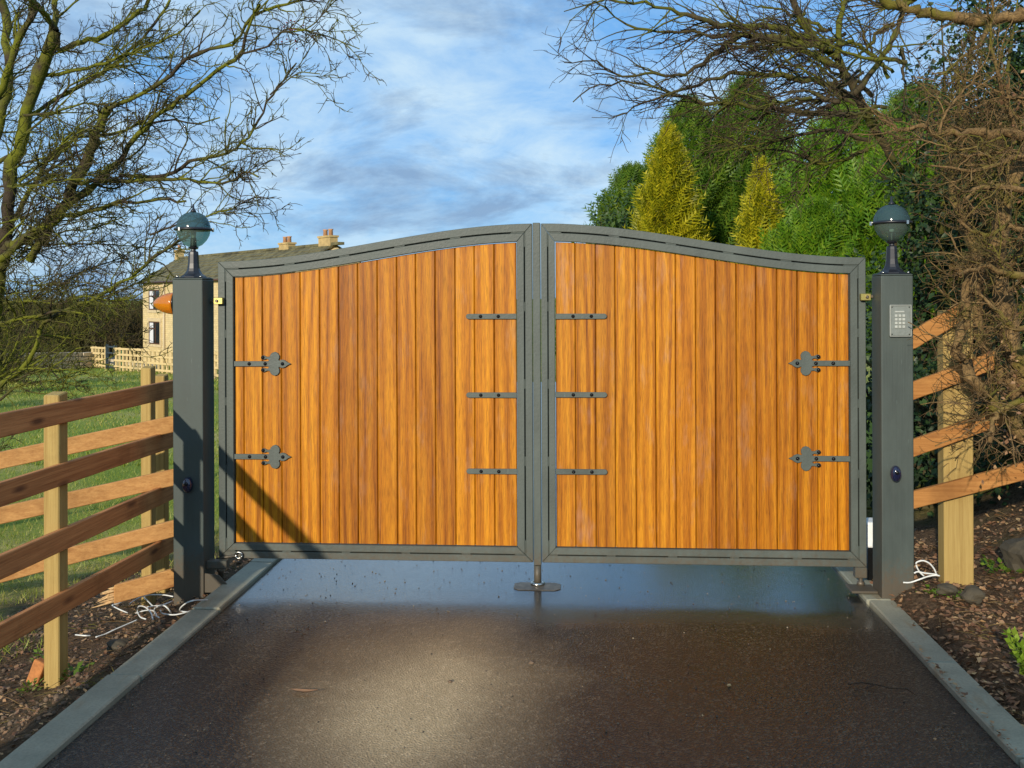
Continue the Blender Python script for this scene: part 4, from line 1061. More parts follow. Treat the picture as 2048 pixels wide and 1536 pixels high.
# adjustable eye at the foot of the left leaf, rod end and ring
m = MB(); m.tube([(-1.845, -0.012, 0.128), (-1.800, -0.014, 0.140), (-1.735, -0.014, 0.152)], 0.0085, 8); m.build('eye_rod', M_RUST, gl)
m = MB(); m.tube([(-1.712 + 0.020 * math.cos(a), -0.014, 0.155 + 0.018 * math.sin(a)) for a in np.linspace(0, 2 * math.pi, 15)], 0.0055, 6); m.build('eye_ring', M_CHROME, gl)
m = MB(); m.box((1.735, -0.004, 0.075), (1.800, 0.044, 0.134)); m.build('pivot_shoe', M_STEEL, LEAF[1], 0.004)

# ------------------------------------------------------------------ gate posts
PL = (-1.9590, -0.0425); PR = (1.9135, -0.0830)
for i, (px, py) in enumerate((PL, PR)):
    lab = ('square grey gate post with amber beacon, left of the gate, striped by fence shadows' if i == 0
           else 'square grey gate post with the keypad on its face, right of the gate')
    p = thing('gate_post', lab, 'gate post', (px, py, 0), 'square steel posts either side of the gate')
    h = 0.0875 if i == 0 else 0.0835
    m = MB(); m.box((px - h, py - 0.0875, -0.35), (px + h, py + 0.0875, 1.728)); m.build('shaft', M_POST, p, 0.006, seg=2)
    m = MB(); m.box((px - h + 0.001, py - 0.0865, 1.7285), (px + h - 0.001, py + 0.0865, 1.7365)); m.build('cap', M_POST, p, 0.003)
    sx = 1 if i == 0 else -1
    # yellow zinc hinge bracket holding the gate
    xb = px + sx * h
    m = MB()
    a, b = sorted((xb - sx * 0.004, xb + sx * (0.052 if i == 0 else 0.036)))
    zc = 1.607 if i == 0 else 1.615
    m.box((a, -0.022, zc - 0.006), (b, 0.016, zc + 0.012)); o = m.build('hinge_arm', M_RUST, p, 0.003)
    m = MB(); g0, g1 = ((-1.846, -1.793) if i == 0 else (1.763, 1.817)); m.box((g0, -0.036, zc - 0.019), (g1, -0.004, zc + 0.019)); o = m.build('hinge_clamp', M_BRASS, p, 0.003)
    m = MB(); m.lathe([(0.009, 0.0), (0.009, -0.006), (0.005, -0.009)], ((g0 + g1) / 2 + sx * -0.006, -0.036, zc), 8, 'Y'); m.build('hinge_bolt', M_RUST, o)
# left post only: folded foot plate and arm to the foot of the gate
pl = [o for o in bpy.data.objects if o.name == 'gate_post'][0]
m = MB(); m.prism([(-1.871, -0.030), (-1.765, -0.030), (-1.735, 0.012), (-1.790, 0.070), (-1.871, 0.078)], -0.120, -0.112); m.build('foot_plate', M_POST, pl, 0.002)
m = MB(); m.box((-1.8705, -0.100, 0.098), (-1.752, -0.045, 0.142)); m.build('pivot_arm', M_POST, pl, 0.004)
m = MB(); m.lathe([(0.016, 0.0), (0.016, 0.07), (0.022, 0.072), (0.022, 0.098)], (-1.80, -0.055, 0.0), 12); m.build('pivot_pin', M_RUST, pl)
pr = [o for o in bpy.data.objects if o.name == 'gate_post.001'][0]
m = MB(); m.box((1.690, -0.105, 0.020), (1.829, 0.030, 0.034)); m.build('base_plate', M_POST, pr, 0.003)
m = MB(); m.lathe([(0.021, 0.034), (0.021, 0.052), (0.012, 0.056), (0.012, 0.074)], (1.768, 0.012, 0.0), 12); m.build('pivot_pin', M_RUST, pr)

# floor socket for the drop bolt
fs_ = thing('floor_socket', 'flat steel plate with a socket set in the tarmac under the drop bolt', 'bolt socket', (-0.006, 0.0, 0.004))
m = MB(); c = 0.03
m.prism([(-0.136, -0.100 + c), (-0.136 + c, -0.100), (0.124 - c, -0.100), (0.124, -0.100 + c), (0.124, 0.050 - c), (0.124 - c, 0.050), (-0.136 + c, 0.050), (-0.136, 0.050 - c)], -0.0095, -0.0065)
m.v = [(x, z, -y) for x, y, z in m.v]
m.build('plate', M_RUST, fs_, 0.002)
m = MB(); m.lathe([(0.040, 0.010), (0.040, 0.019), (0.034, 0.025), (0.026, 0.025), (0.0245, 0.014)], (-0.006, 0.012, 0.0), 20); m.build('socket_ring', M_CHROME, fs_)

# white operator motor behind the right post
mt = thing('gate_motor', 'white motor housing seen in the gap between right leaf and post', 'gate motor', (1.90, 0.20, 0.12))
m = MB(); m.box((1.845, 0.16, 0.20), (1.955, 0.30, 0.345)); m.build('housing', M_WHITEPL, mt, 0.012, seg=2)
m = MB(); m.box((1.850, 0.17, -0.05), (1.945, 0.29, 0.199)); m.build('pedestal', M_STUD, mt, 0.004)
m = MB(); m.tube(smooth_line([(1.895, 0.155, 0.27), (1.868, 0.12, 0.235), (1.872, 0.11, 0.20), (1.885, 0.12, 0.16)], 10), 0.006, 6); m.build('flex_lead', M_WHITEPL, mt)

# ------------------------------------------------------------------ lanterns on the posts
def lantern(px, py, lab, k=1.0, rot=0.0):
    L = thing('globe_lantern', lab, 'lantern', (px, py, 1.7365), 'globe lanterns on the gate posts')
    zr = 2.012
    q = 0.00285
    def lp(l): return [(r * q, zr + (460 - v) * q) for r, v in l]
    m = MB(); m.lathe([(0.072, 1.737), (0.072, 1.745), (0.062, 1.752), (0.049, 1.762), (0.040, 1.776), (0.0345, 1.792), (0.031, 1.82), (0.0285, 1.872), (0.026, 1.888), (0.014, 1.892), (0.013, 1.902), (0.026, 1.906), (0.030, 1.914)],
                      (px, py, 0), 8, smooth=False, rot=R(22.5) + rot)
    m.build('stem', M_IRON, L, 0.0015)
    m = MB(); m.box((px - 0.078, py - 0.078, 1.7368), (px + 0.078, py + 0.078, 1.7415)); st = m.build('foot_flange', M_IRON, L, 0.004)
    for sx in (-1, 1):
        m = MB(); m.lathe([(0.007, 0), (0.007, 0.006), (0.003, 0.009)], (px + sx * 0.066, py - 0.066, 1.7415), 8); m.build('bolt_head', M_CHROME, st)
    prof = lp([(9, 494), (17, 490), (25.5, 481), (31, 471), (33, 461)])
    m = MB(); m.lathe(prof, (px, py, 0), 32); m.f = m.f[:-2]; m.sm = m.sm[:-2]; m.build('lower_bowl', M_BOWL, L)
    m = MB(); m.lathe(lp([(33.4, 457), (33.0, 452), (31, 445), (28, 438.5), (23, 432), (16, 427.5), (8, 425), (0.5, 424.4)]), (px, py, 0), 32); m.f = m.f[:-2]; m.sm = m.sm[:-2]
    d = m.build('dome', M_DOME, L)
    m = MB(); m.lathe(lp([(6, 424.6), (5.2, 421), (2.2, 418), (1.7, 409), (0.5, 408)]), (px, py, 0), 12); m.build('finial', M_IRON, d)
    m = MB(); m.lathe(lp([(33.2, 462), (37.4, 461), (37.8, 459), (36.5, 456.6), (33.6, 456)]), (px, py, 0), 36); rb = m.build('rim_band', M_IRON, L)
    for a in (R(8), R(128), R(248)):
        cx, cy = px + 0.109 * math.cos(a + rot), py + 0.109 * math.sin(a + rot)
        m = MB(); m.box((cx - 0.006, cy - 0.006, zr - 0.012), (cx + 0.006, cy + 0.006, zr + 0.010)); m.build('clip', M_CHROME, rb, 0.002)
    m = MB(); m.lathe([(0.020, 1.914), (0.018, 1.925), (0.0165, 1.955), (0.0155, 1.965)], (px, py, 0), 14); m.build('lamp_holder', M_IRON, L)
    m = MB(); m.lathe([(0.012, 1.965), (0.014, 1.98), (0.016, 2.0), (0.013, 2.018), (0.004, 2.026)], (px, py, 0), 12); m.build('bulb', plain_bulb, L)


plain_bulb = plain('pale_bulb', (0.6, 0.62, 0.58), 0.3)
lantern(PL[0], PL[1] + 0.003, 'globe lantern on the left gate post, bare branches and sky behind it', rot=0.0)
lantern(PR[0] + 0.003, PR[1] + 0.012, 'globe lantern on the right gate post, dark evergreens behind it', rot=R(172))

# amber beacon on the outer side of the left post
bc = thing('beacon_light', 'amber flashing beacon on the outer side of the left gate post', 'beacon', (-2.0465, -0.046, 1.593))
m = MB(); m.lathe([(0.046, 0), (0.046, -0.006), (0.044, -0.010)], (-2.0467, -0.046, 1.593), 20, 'X'); m.build('mounting_base', M_IRON, bc)
m = MB(); m.lathe([(0.064, -0.014), (0.063, -0.030), (0.059, -0.058), (0.050, -0.088), (0.036, -0.116), (0.018, -0.138), (0.002, -0.147)], (-2.0467, -0.046, 1.593), 28, 'X'); m.build('amber_cover', M_AMBER, bc)
m = MB(); m.lathe([(0.066, -0.008), (0.066, -0.0155), (0.060, -0.017)], (-2.0467, -0.046, 1.593), 28, 'X'); m.build('seal_ring', M_STUD, bc)

# keypad on the right post
yk = PR[1] - 0.0875
kp = thing('keypad', 'steel access keypad with rows of raised keys on the right post', 'keypad', (1.926, yk, 1.49))
m = MB(); m.box((1.8705, yk - 0.014, 1.406), (1.9815, yk + 0.0005, 1.573)); m.build('back_box', M_PLATE, kp, 0.006, seg=2)
m = MB(); m.box((1.8765, yk - 0.0165, 1.412), (1.9755, yk - 0.0135, 1.567)); m.build('face_plate', M_PLATE, kp, 0.0012)
m = MB(); t = 0.0035
for a, b in (((1.8705, 1.406), (1.9815, 1.406 + t)), ((1.8705, 1.573 - t), (1.9815, 1.573)), ((1.8705, 1.406 + t), (1.8705 + t, 1.573 - t)), ((1.9815 - t, 1.406 + t), (1.9815, 1.573 - t))):
    m.box((a[0], yk - 0.020, a[1]), (b[0], yk - 0.0142, b[1]))
m.build('raised_rim', M_KEY, kp, 0.001)
m = MB(); m.box((1.896, yk - 0.0195, 1.533), (1.945, yk - 0.0163, 1.541)); m.build('display_bar', M_KEY, kp, 0.001)
for r_ in range(4):
    for c_ in range(3):
        m = MB(); cx, cz = 1.9025 + c_ * 0.0195, 1.516 - r_ * 0.0195
        m.box((cx - 0.0072, yk - 0.0215, cz - 0.0072), (cx + 0.0072, yk - 0.0163, cz + 0.0072)); m.build('key', M_KEY, kp, 0.0015)
for cx, cz in ((1.882, 1.561), (1.970, 1.561), (1.882, 1.418), (1.970, 1.418)):
    m = MB(); m.lathe([(0.003, 0), (0.003, -0.0022), (0.0015, -0.003)], (cx, yk - 0.0165, cz), 8, 'Y'); m.build('screw', M_STUD, kp)

# photocells low on both posts
for i, (cx, cz, yk, lab) in enumerate(((-1.9560, 0.578, PL[1] - 0.0875, 'small dark photocell on the shaded lower face of the left post'),
                                       (1.8990, 0.680, PR[1] - 0.0875, 'small dark photocell in sun on the lower face of the right post'))):
    pc = thing('photocell', lab, 'photocell', (cx, yk, cz), 'photocells low on the gate posts')
    def oval(k, n=20): return [(cx + 0.0275 * k * math.cos(a), cz + 0.044 * k * math.sin(a)) for a in np.linspace(0, 2 * math.pi, n, endpoint=False)]
    m = MB(); vs, fs = [], []
    rings = [(1.0, 0.0), (1.0, -0.016), (0.93, -0.027), (0.72, -0.036), (0.4, -0.041)]
    for kk, dy in rings: vs += [(x, yk + dy, z) for x, z in oval(kk)]
    for j in range(len(rings) - 1): fs += [(j * 20 + a, j * 20 + (a + 1) % 20, (j + 1) * 20 + (a + 1) % 20, (j + 1) * 20 + a) for a in range(20)]
    fs += [tuple(range(20))[::-1], tuple(80 + a for a in range(20))]
    m.add(vs, fs, True); m.build('housing', M_CELL, pc)
    m = MB(); m.lathe([(0.0115, -0.040), (0.010, -0.044), (0.005, -0.0465)], (cx, yk, cz + 0.010), 14, 'Y'); m.build('lens', M_STUD, pc)

# ------------------------------------------------------------------ fences
def rail_piece(name, mat, parent, p, q, h, t, bow=0.0, saw=0.0):
    """a sawn rail from p to q (top edges), h deep and t thick, a little out of true"""
    p, q = Vector(p), Vector(q)
    d = (q - p).normalized(); side = d.cross(Vector((0, 0, 1))).normalized()
    n = 7; vs = []; fs = []
    for i in range(n):
        f = i / (n - 1)
        c = p.lerp(q, f) + side * (bow * math.sin(math.pi * f)) + Vector((0, 0, RNG.uniform(-1, 1) * saw))
        vs += [c - side * t / 2, c + side * t / 2, c + side * t / 2 - Vector((0, 0, h)), c - side * t / 2 - Vector((0, 0, h))]
    fs = [(0, 1, 2, 3), tuple((n - 1) * 4 + k for k in (3, 2, 1, 0))]
    for i in range(n - 1):
        for k in range(4): fs.append((i * 4 + k, (i + 1) * 4 + k, (i + 1) * 4 + (k + 1) % 4, i * 4 + (k + 1) % 4))
    # local frame: object origin at the rail's middle so that the grain follows it
    mid = (p + q) / 2
    o = MB().add(vs, fs).build(name, mat, parent, 0.004)
    return o


def fence_post(parent, x, y, z0, z1, wx, wy, mat=None, lean=0.0):
    m = MB(); hx, hy = wx / 2, wy / 2
    a = [(x - hx, y - hy), (x + hx, y - hy), (x + hx, y + hy), (x - hx, y + hy)]
    vs = [(px_, py_, z0) for px_, py_ in a] + [(px_ + lean, py_, z1 + (0.012 if k > 1 else 0)) for k, (px_, py_) in enumerate(a)]
    m.add(vs, [(0, 3, 2, 1), (4, 5, 6, 7), (0, 1, 5, 4), (1, 2, 6, 5), (2, 3, 7, 6), (3, 0, 4, 7)])
    return m.build('post', mat or M_FPOST, parent, 0.005)


# fence running back along the drive from the left post
f1 = thing('rail_fence', 'four rail fence running along the drive edge, its brown side in shade', 'fence', (-2.20, -2.0, -0.2))
for y in (-1.038, -2.95, -4.8, -6.6, -8.3):
    fence_post(f1, -2.236, y, -0.55, 1.170, 0.076, 0.085, lean=0.004)
for zt0, zt1 in ((1.137, 1.143), (0.836, 0.858), (0.531, 0.556), (0.215, 0.274)):
    k = (zt1 - zt0) / 1.75
    rail_piece('rail', M_RAIL_Y, f1, (-2.186, 0.32, zt0), (-2.184, -4.0, zt0 + k * 3.2), 0.101, 0.030, 0.003, 0.002)
    rail_piece('rail', M_RAIL_Y, f1, (-2.184, -4.006, zt0 + k * 3.2), (-2.184, -8.4, zt0 + k * 4.2), 0.101, 0.030, -0.004, 0.002)

# the field fence that meets it at the left post and falls away downhill
f2 = thing('field_fence', 'pale sunlit four rail fence falling away into the field behind the brown one', 'fence', (-2.4, 0.0, -0.2))
rail_ends = [((-2.085, 0.055, 0.949), (-4.35, -0.72, 0.50)), ((-2.085, 0.055, 0.642), (-4.35, -0.72, 0.20)),
             ((-2.085, 0.055, 0.345), (-4.35, -0.72, -0.17))]
for p, q in rail_ends:
    rail_piece('rail', M_RAIL_X, f2, p, q, 0.096, 0.032, 0.003, 0.002)
# lowest rail snapped off in splinters
p, q = Vector((-2.085, 0.055, 0.066)), Vector((-2.42, -0.065, -0.012))
rail_piece('snapped_rail', M_RAIL_X, f2, p, q, 0.105, 0.034, 0, 0.001)['label'] = 'snapped lowest rail ending in splinters'
d = (q - p).normalized(); m = MB()
for i in range(16):
    s0 = q + Vector((0.012, 0.004, -0.012 - 0.083 * i / 15)) + Vector((0, RNG.uniform(-0.012, 0.012), 0))
    ln = RNG.uniform(0.03, 0.17) * (0.5 + 0.5 * (i / 15))
    e = s0 + d * ln + Vector((0, RNG.uniform(-0.01, 0.01), RNG.uniform(-0.012, 0.008)))
    m.tube([s0 - d * 0.03, s0 + d * ln * 0.45, e], [0.0075, 0.0065, 0.0008], 4)
sp = m.build('splinters', M_SPLINT, f2); sp['kind'] = 'stuff'
for x, y, w, z1 in ((-2.357, 0.25, 0.062, 1.205), (-4.30, -0.62, 0.09, 0.72)):
    fence_post(f2, x, y, -0.75, z1, w, 0.075)
fence_post(f2, -2.398, 0.53, -0.75, 1.135, 0.07, 0.07)
fence_post(f2, -2.30, 0.66, -0.75, 0.90, 0.06, 0.07)

# fence climbing the bank from the right post
f3 = thing('bank_fence', 'orange rail fence climbing the bank beside the right gate post', 'fence', (2.3, -0.06, 0.1))
for (p, q), hh in ((((1.9975, -0.082, 1.425), (2.285, -0.09, 1.590)), 0.105), (((1.9975, -0.082, 1.150), (2.44, -0.095, 1.325)), 0.098),
                   (((1.9975, -0.082, 0.842), (2.50, -0.095, 1.032)), 0.094), (((1.9975, -0.082, 0.566), (3.30, -0.10, 0.93)), 0.094)):
    rail_piece('rail', M_RAIL_R, f3, p, q, hh, 0.034, 0.003, 0.002)
fence_post(f3, 2.268, -0.012, -0.30, 1.530, 0.156, 0.095)
fence_post(f3, 3.25, -0.03, -0.10, 1.95, 0.12, 0.095)

# nail heads where rails meet posts
nail_me = None
def nail(parent, x, y, z, axis='Y'):
    global nail_me
    if nail_me is None:
        m = MB(); m.lathe([(0.0052, 0.001), (0.0050, -0.0012), (0.0025, -0.0022)], (0, 0, 0), 7, 'Y'); o = m.build('nail', M_STUD, parent); nail_me = o.data
    else: o = link_mesh('nail', nail_me, [], parent)
    w = origin_of(parent); o.location = (x - w.x, y - w.y, z - w.z)
    if axis == 'X': o.rotation_euler = (0, 0, R(90))


for z in (1.088, 0.800, 0.497, 0.200):
    for dy in (-0.018, 0.020): nail(f1, -2.1690, -1.038 + dy, z + RNG.uniform(-0.012, 0.012), 'X')
for zc, h in ((1.572 - 0.05, 0), (1.245 - 0.045, 0), (0.93 - 0.03, 0), (0.636 - 0.03, 0)):
    for dx in (-0.05, 0.045): nail(f3, 2.268 + dx, -0.1085, zc + dx * 0.4 + RNG.uniform(-0.012, 0.012))
for z in (0.855, 0.545, 0.243):
    for dx in (-0.014, 0.014): nail(f2, -2.357 + dx, -0.059, z)

# white cables left lying on the soil
cb = thing('cable_bundle', 'tangle of loose white cables on the soil at the foot of the left post', 'cable', (-2.1, -0.4, -0.07))
for c in CABLES_LEFT:
    m = MB(); m.tube(smooth_line(c, 26), 0.0038, 6); m.build('cable', M_CABLE, cb)
cb = thing('cable_loop', 'white cable looped on the soil between right post and fence post', 'cable', (2.08, -0.2, 0.11))
for c in CABLES_RIGHT:
    m = MB(); m.tube(smooth_line(c, 26), 0.0044, 6); m.build('cable', M_CABLE, cb)

# ------------------------------------------------------------------ the cottages across the field
H0 = Vector((-23.71, 52.874, 0)); E1 = Vector((0.675, -0.738, 0)); EN = Vector((-0.738, -0.675, 0))


def hp(s, n, z):
    return H0 + E1 * s + EN * n + Vector((0, 0, z))


def hbox(m, s0, s1, n0, n1, z0, z1):
    P = [hp(s, n, z) for z in (z0, z1) for s, n in ((s0, n0), (s1, n0), (s1, n1), (s0, n1))]
    m.add(P, [(0, 3, 2, 1), (4, 5, 6, 7), (0, 1, 5, 4), (1, 2, 6, 5), (2, 3, 7, 6), (3, 0, 4, 7)])
    return m


hs = thing('stone_house', 'long sandstone house with three chimneys across the field', 'house', hp(10, 0, -2.6))
HW = 2.15; EZ, RZ = 2.66, 4.03
m = MB()
P = [hp(-0.45, HW, -3.2), hp(-0.45, -HW, -3.2), hp(-0.45, -HW, EZ), hp(-0.45, 0, RZ - 0.14), hp(-0.45, HW, EZ)]
Q2 = [p + E1 * 19.75 for p in P]
m.add(P + Q2, [(0, 1, 2, 3, 4), (9, 8, 7, 6, 5)] + [(i, i + 5, (i + 1) % 5 + 5, (i + 1) % 5) for i in range(5)])
m.build('wall', M_SANDSTONE, hs)
# roof of stone slates in courses
roof = MB()
for sgn in (1, -1):
    n_c = 9
    for c_ in range(n_c):
        f0 = c_ / n_c; f1 = (c_ + 1) / n_c + 0.04
        n0, n1 = HW + 0.22 - (HW + 0.22) * f0, HW + 0.22 - (HW + 0.22) * min(f1, 1)
        z0, z1 = EZ - 0.10 + (RZ - EZ + 0.12) * f0, EZ - 0.10 + (RZ - EZ + 0.12) * min(f1, 1)
        s = -0.62
        while s < 18.95:
            w = RNG.uniform(0.7, 1.5); e = min(s + w, 19.1); j = RNG.uniform(0, 0.035)
            t = 0.05
            A = [hp(s, sgn * n0, z0 + 0.055 + j), hp(e - 0.02, sgn * n0, z0 + 0.055 + j), hp(e - 0.02, sgn * n1, z1 + j), hp(s, sgn * n1, z1 + j)]
            B = [a - Vector((0, 0, t)) for a in A]
            roof.add(A + B, [(0, 1, 2, 3), (7, 6, 5, 4), (0, 4, 5, 1), (1, 5, 6, 2), (2, 6, 7, 3), (3, 7, 4, 0)])
            s += w
rf = roof.build('roof', M_SLATE, hs); rf['kind'] = 'stuff'
m = MB()
for j in range(25):
    s = -0.6 + j * 0.81
    hbox(m, s, s + 0.79, -0.16, 0.16, RZ - 0.02 + RNG.uniform(-.01, .02), RZ + 0.10)
m.build('ridge_stones', M_SLATE, hs)['kind'] = 'stuff'
for s0, s1, zt in ((-0.60, -0.10, 4.55), (13.72, 14.72, 4.34), (17.85, 18.95, 4.46)):
    m = MB(); hbox(m, s0, s1, -0.20, 0.20, RZ - 0.45, zt - 0.09); hbox(m, s0 - 0.04, s1 + 0.04, -0.24, 0.24, zt - 0.088, zt)
    ch = m.build('chimney', M_CHIMNEY, hs)
    for f in ((0.5,) if s1 - s0 < 1 else (0.28, 0.74)):
        c = hp(s0 + (s1 - s0) * f, 0, 0)
        m = MB(); m.lathe([(0.11, zt), (0.095, zt + 0.24), (0.12, zt + 0.26), (0.12, zt + 0.30)], (c.x, c.y, 0), 10); m.build('chimney_pot', M_POT, ch)


def hwindow(s, w, z0, z1):
    m = MB(); f = 0.09
    for a in ((s - f * 2, s + w + f * 2, z1, z1 + 0.2), (s - f * 2, s + w + f * 2, z0 - 0.16, z0), (s - f * 1.6, s, z0, z1), (s + w, s + w + f * 1.6, z0, z1)):
        hbox(m, a[0], a[1], HW + 0.003, HW + 0.06, a[2], a[3])
    sur = m.build('window', M_STONETRIM, hs)
    m = MB(); t = 0.07
    for a in ((s, s + w, z1 - t, z1), (s, s + w, z0, z0 + t), (s, s + t, z0 + t, z1 - t), (s + w - t, s + w, z0 + t, z1 - t),
              (s + w * 0.54, s + w * 0.54 + t, z0 + t, z1 - t), (s + t, s + w * 0.54, z0 + (z1 - z0) * 0.66, z0 + (z1 - z0) * 0.66 + t)):
        hbox(m, a[0], a[1], HW + 0.003, HW + 0.035, a[2], a[3])
    m.build('frame', M_WFRAME, sur)
    m = MB(); hbox(m, s + t, s + w - t, HW + 0.002, HW + 0.012, z0 + t, z1 - t); m.build('pane', M_PANE, sur)
    m = MB(); hbox(m, s + t, s + w * 0.36, HW + 0.0125, HW + 0.018, z0 + t, z1 - t); m.build('curtain', M_CURTAIN, sur)


for s in (0.70, 4.9, 7.3, 11.6, 14.0, 16.4):
    hwindow(s, 1.85, 0.98, 2.14); hwindow(s, 1.85, -0.98, 0.32)
m = MB(); a = hp(3.3, HW + 0.07, 0); m.lathe([(0.055, -3.0), (0.055, EZ - 0.12)], (a.x, a.y, 0), 8); m.build('drainpipe', M_PIPE, hs)
m = MB(); m.tube([hp(-0.6, HW + 0.20, EZ - 0.10), hp(19.0, HW + 0.20, EZ - 0.10)], 0.06, 6); m.build('gutter', M_WFRAME, hs)

# paddock fence of slats between field and house
FA = Vector((-24.152, 42.819, 0)); FD = Vector((0.6913, -0.7225, 0)); FN = Vector((-0.7225, -0.6913, 0))


def fz(t): return -1.80 + 0.021 * t


for (t0, t1, lab) in ((-0.05, 2.0, 'short run of pale lattice fence left of the dark field gate'), (3.45, 17.0, 'long run of pale lattice fence between field and stone house')):
    pf = thing('lattice_fence', lab, 'fence', FA + FD * t0 + Vector((0, 0, fz(t0))), 'pale lattice fences at the far side of the field')
    t = t0; k = 0
    while t <= t1 + 0.01:
        a = FA + FD * t; w = 0.058 if k % 4 else 0.085
        m = MB(); m.bar(a + Vector((0, 0, fz(t) - 0.4)), a + Vector((0, 0, fz(t) + 1.04 + RNG.uniform(-.02, .03))), w * 2, 0.07, FN)
        m.build('post' if k % 4 == 0 else 'slat', M_PALE, pf)
        t += 0.50 + RNG.uniform(-0.03, 0.03); k += 1
    for h in (0.16, 0.45, 0.73, 1.0):
        a, b = FA + FD * (t0 - 0.1) + FN * 0.06, FA + FD * (t1 + 0.1) + FN * 0.06
        m = MB(); m.bar(a + Vector((0, 0, fz(t0) + h)), b + Vector((0, 0, fz(t1) + h)), 0.03, 0.095); m.build('rail', M_PALE, pf)
fg = thing('field_gate', 'dark blue grey metal gate between the two lattice fences', 'gate', FA + FD * 2.7 + Vector((0, 0, fz(2.7))))
a, b = FA + FD * 2.15, FA + FD * 3.35
for p in (a, b):
    m = MB(); m.bar(p + Vector((0, 0, fz(2.5) - 0.3)), p + Vector((0, 0, fz(2.5) + 1.18)), 0.12, 0.12, FN); m.build('post', M_FARGATE, fg)
for h in (0.1, 0.32, 0.54, 0.78, 1.08):
    m = MB(); m.bar(a + Vector((0, 0, fz(2.5) + h)), b + Vector((0, 0, fz(2.5) + h)), 0.05, 0.07); m.build('bar', M_FARGATE, fg)
m = MB(); m.bar(a + FN * -0.5 + FD * 0.55 + Vector((0, 0, fz(2.5) - 0.1)), a + FN * -0.5 + FD * 0.55 + Vector((0, 0, fz(2.5) + 0.95)), 0.9, 0.04, FN)
tag(m.build('green_board', M_GREENSHEET, None), 'green board standing behind the dark field gate', 'board')

# drystone wall along the far edge of the field, stone by stone
sw = thing('drystone_wall', 'low drystone wall at the far side of the field beside the lattice fence', 'wall', (-24.5, 41.0, -1.8))
WA, WB = Vector((-24.25, 42.9, 0)), Vector((-28.2, 31.6, 0))
wd = (WB - WA).normalized(); wnr = Vector((-wd.y, wd.x, 0)); wl = (WB - WA).length
for c_ in range(4):
    t = RNG.uniform(0, 0.2)
    while t < wl:
        w = RNG.uniform(0.42, 0.85); hgt = 0.215
        a = WA + wd * t; z0 = -1.86 + 0.041 * t + c_ * hgt; j = RNG.uniform(-0.05, 0.05)
        m = MB(); vs = []
        for zz_ in (z0, z0 + hgt - 0.028 + RNG.uniform(-0.02, 0.012)):
            for tt, nn in ((0, -0.2), (w - 0.03, -0.2), (w - 0.03, 0.2), (0, 0.2)):
                p = a + wd * (tt + RNG.uniform(-0.02, 0.02)) + wnr * (nn + j + RNG.uniform(-0.02, 0.02)); vs.append((p.x, p.y, zz_))
        m.add(vs, [(0, 3, 2, 1), (4, 5, 6, 7), (0, 1, 5, 4), (1, 2, 6, 5), (2, 3, 7, 6), (3, 0, 4, 7)])
        m.build('stone', M_DRYSTONE, sw); t += w
for i, (t, n_) in enumerate(((0.3, -1.3), (0.9, -1.7), (0.0, -1.9), (1.4, -1.4))):
    pass

# a lower garden wall in front of the house
gw = thing('garden_wall', 'low tan garden wall below the house behind the long lattice fence', 'wall', hp(4, 4.4, -2.4))
for c_ in range(3):
    t = 0.6 + RNG.uniform(0, 0.3)
    while t < 9:
        w = RNG.uniform(0.5, 0.9); m = MB(); hbox(m, t, t + w - 0.03, 4.2 + RNG.uniform(-.03, .03), 4.55, -2.75 + c_ * 0.34, -2.75 + c_ * 0.34 + 0.31)
        m.build('stone', M_DRYSTONE, gw); t += w

# ------------------------------------------------------------------ trees
def unit(v):
    return v / (np.linalg.norm(v) + 1e-9)


def side_shoot(P, i, rng, angle, length, n, wig, bias):
    """a curving shoot leaving the line P at its point i"""
    t = unit(P[min(i + 1, len(P) - 1)] - P[max(i - 1, 0)])
    a = rng.normal(size=3); a = unit(a - t * (a @ t))
    d = unit(t * math.cos(angle) + a * math.sin(angle) + bias)
    pts = [P[i]]; step = length / n
    for _ in range(n):
        d = unit(d + rng.normal(size=3) * wig + bias * 0.22)
        pts.append(pts[-1] + d * step)
    return np.array(pts)


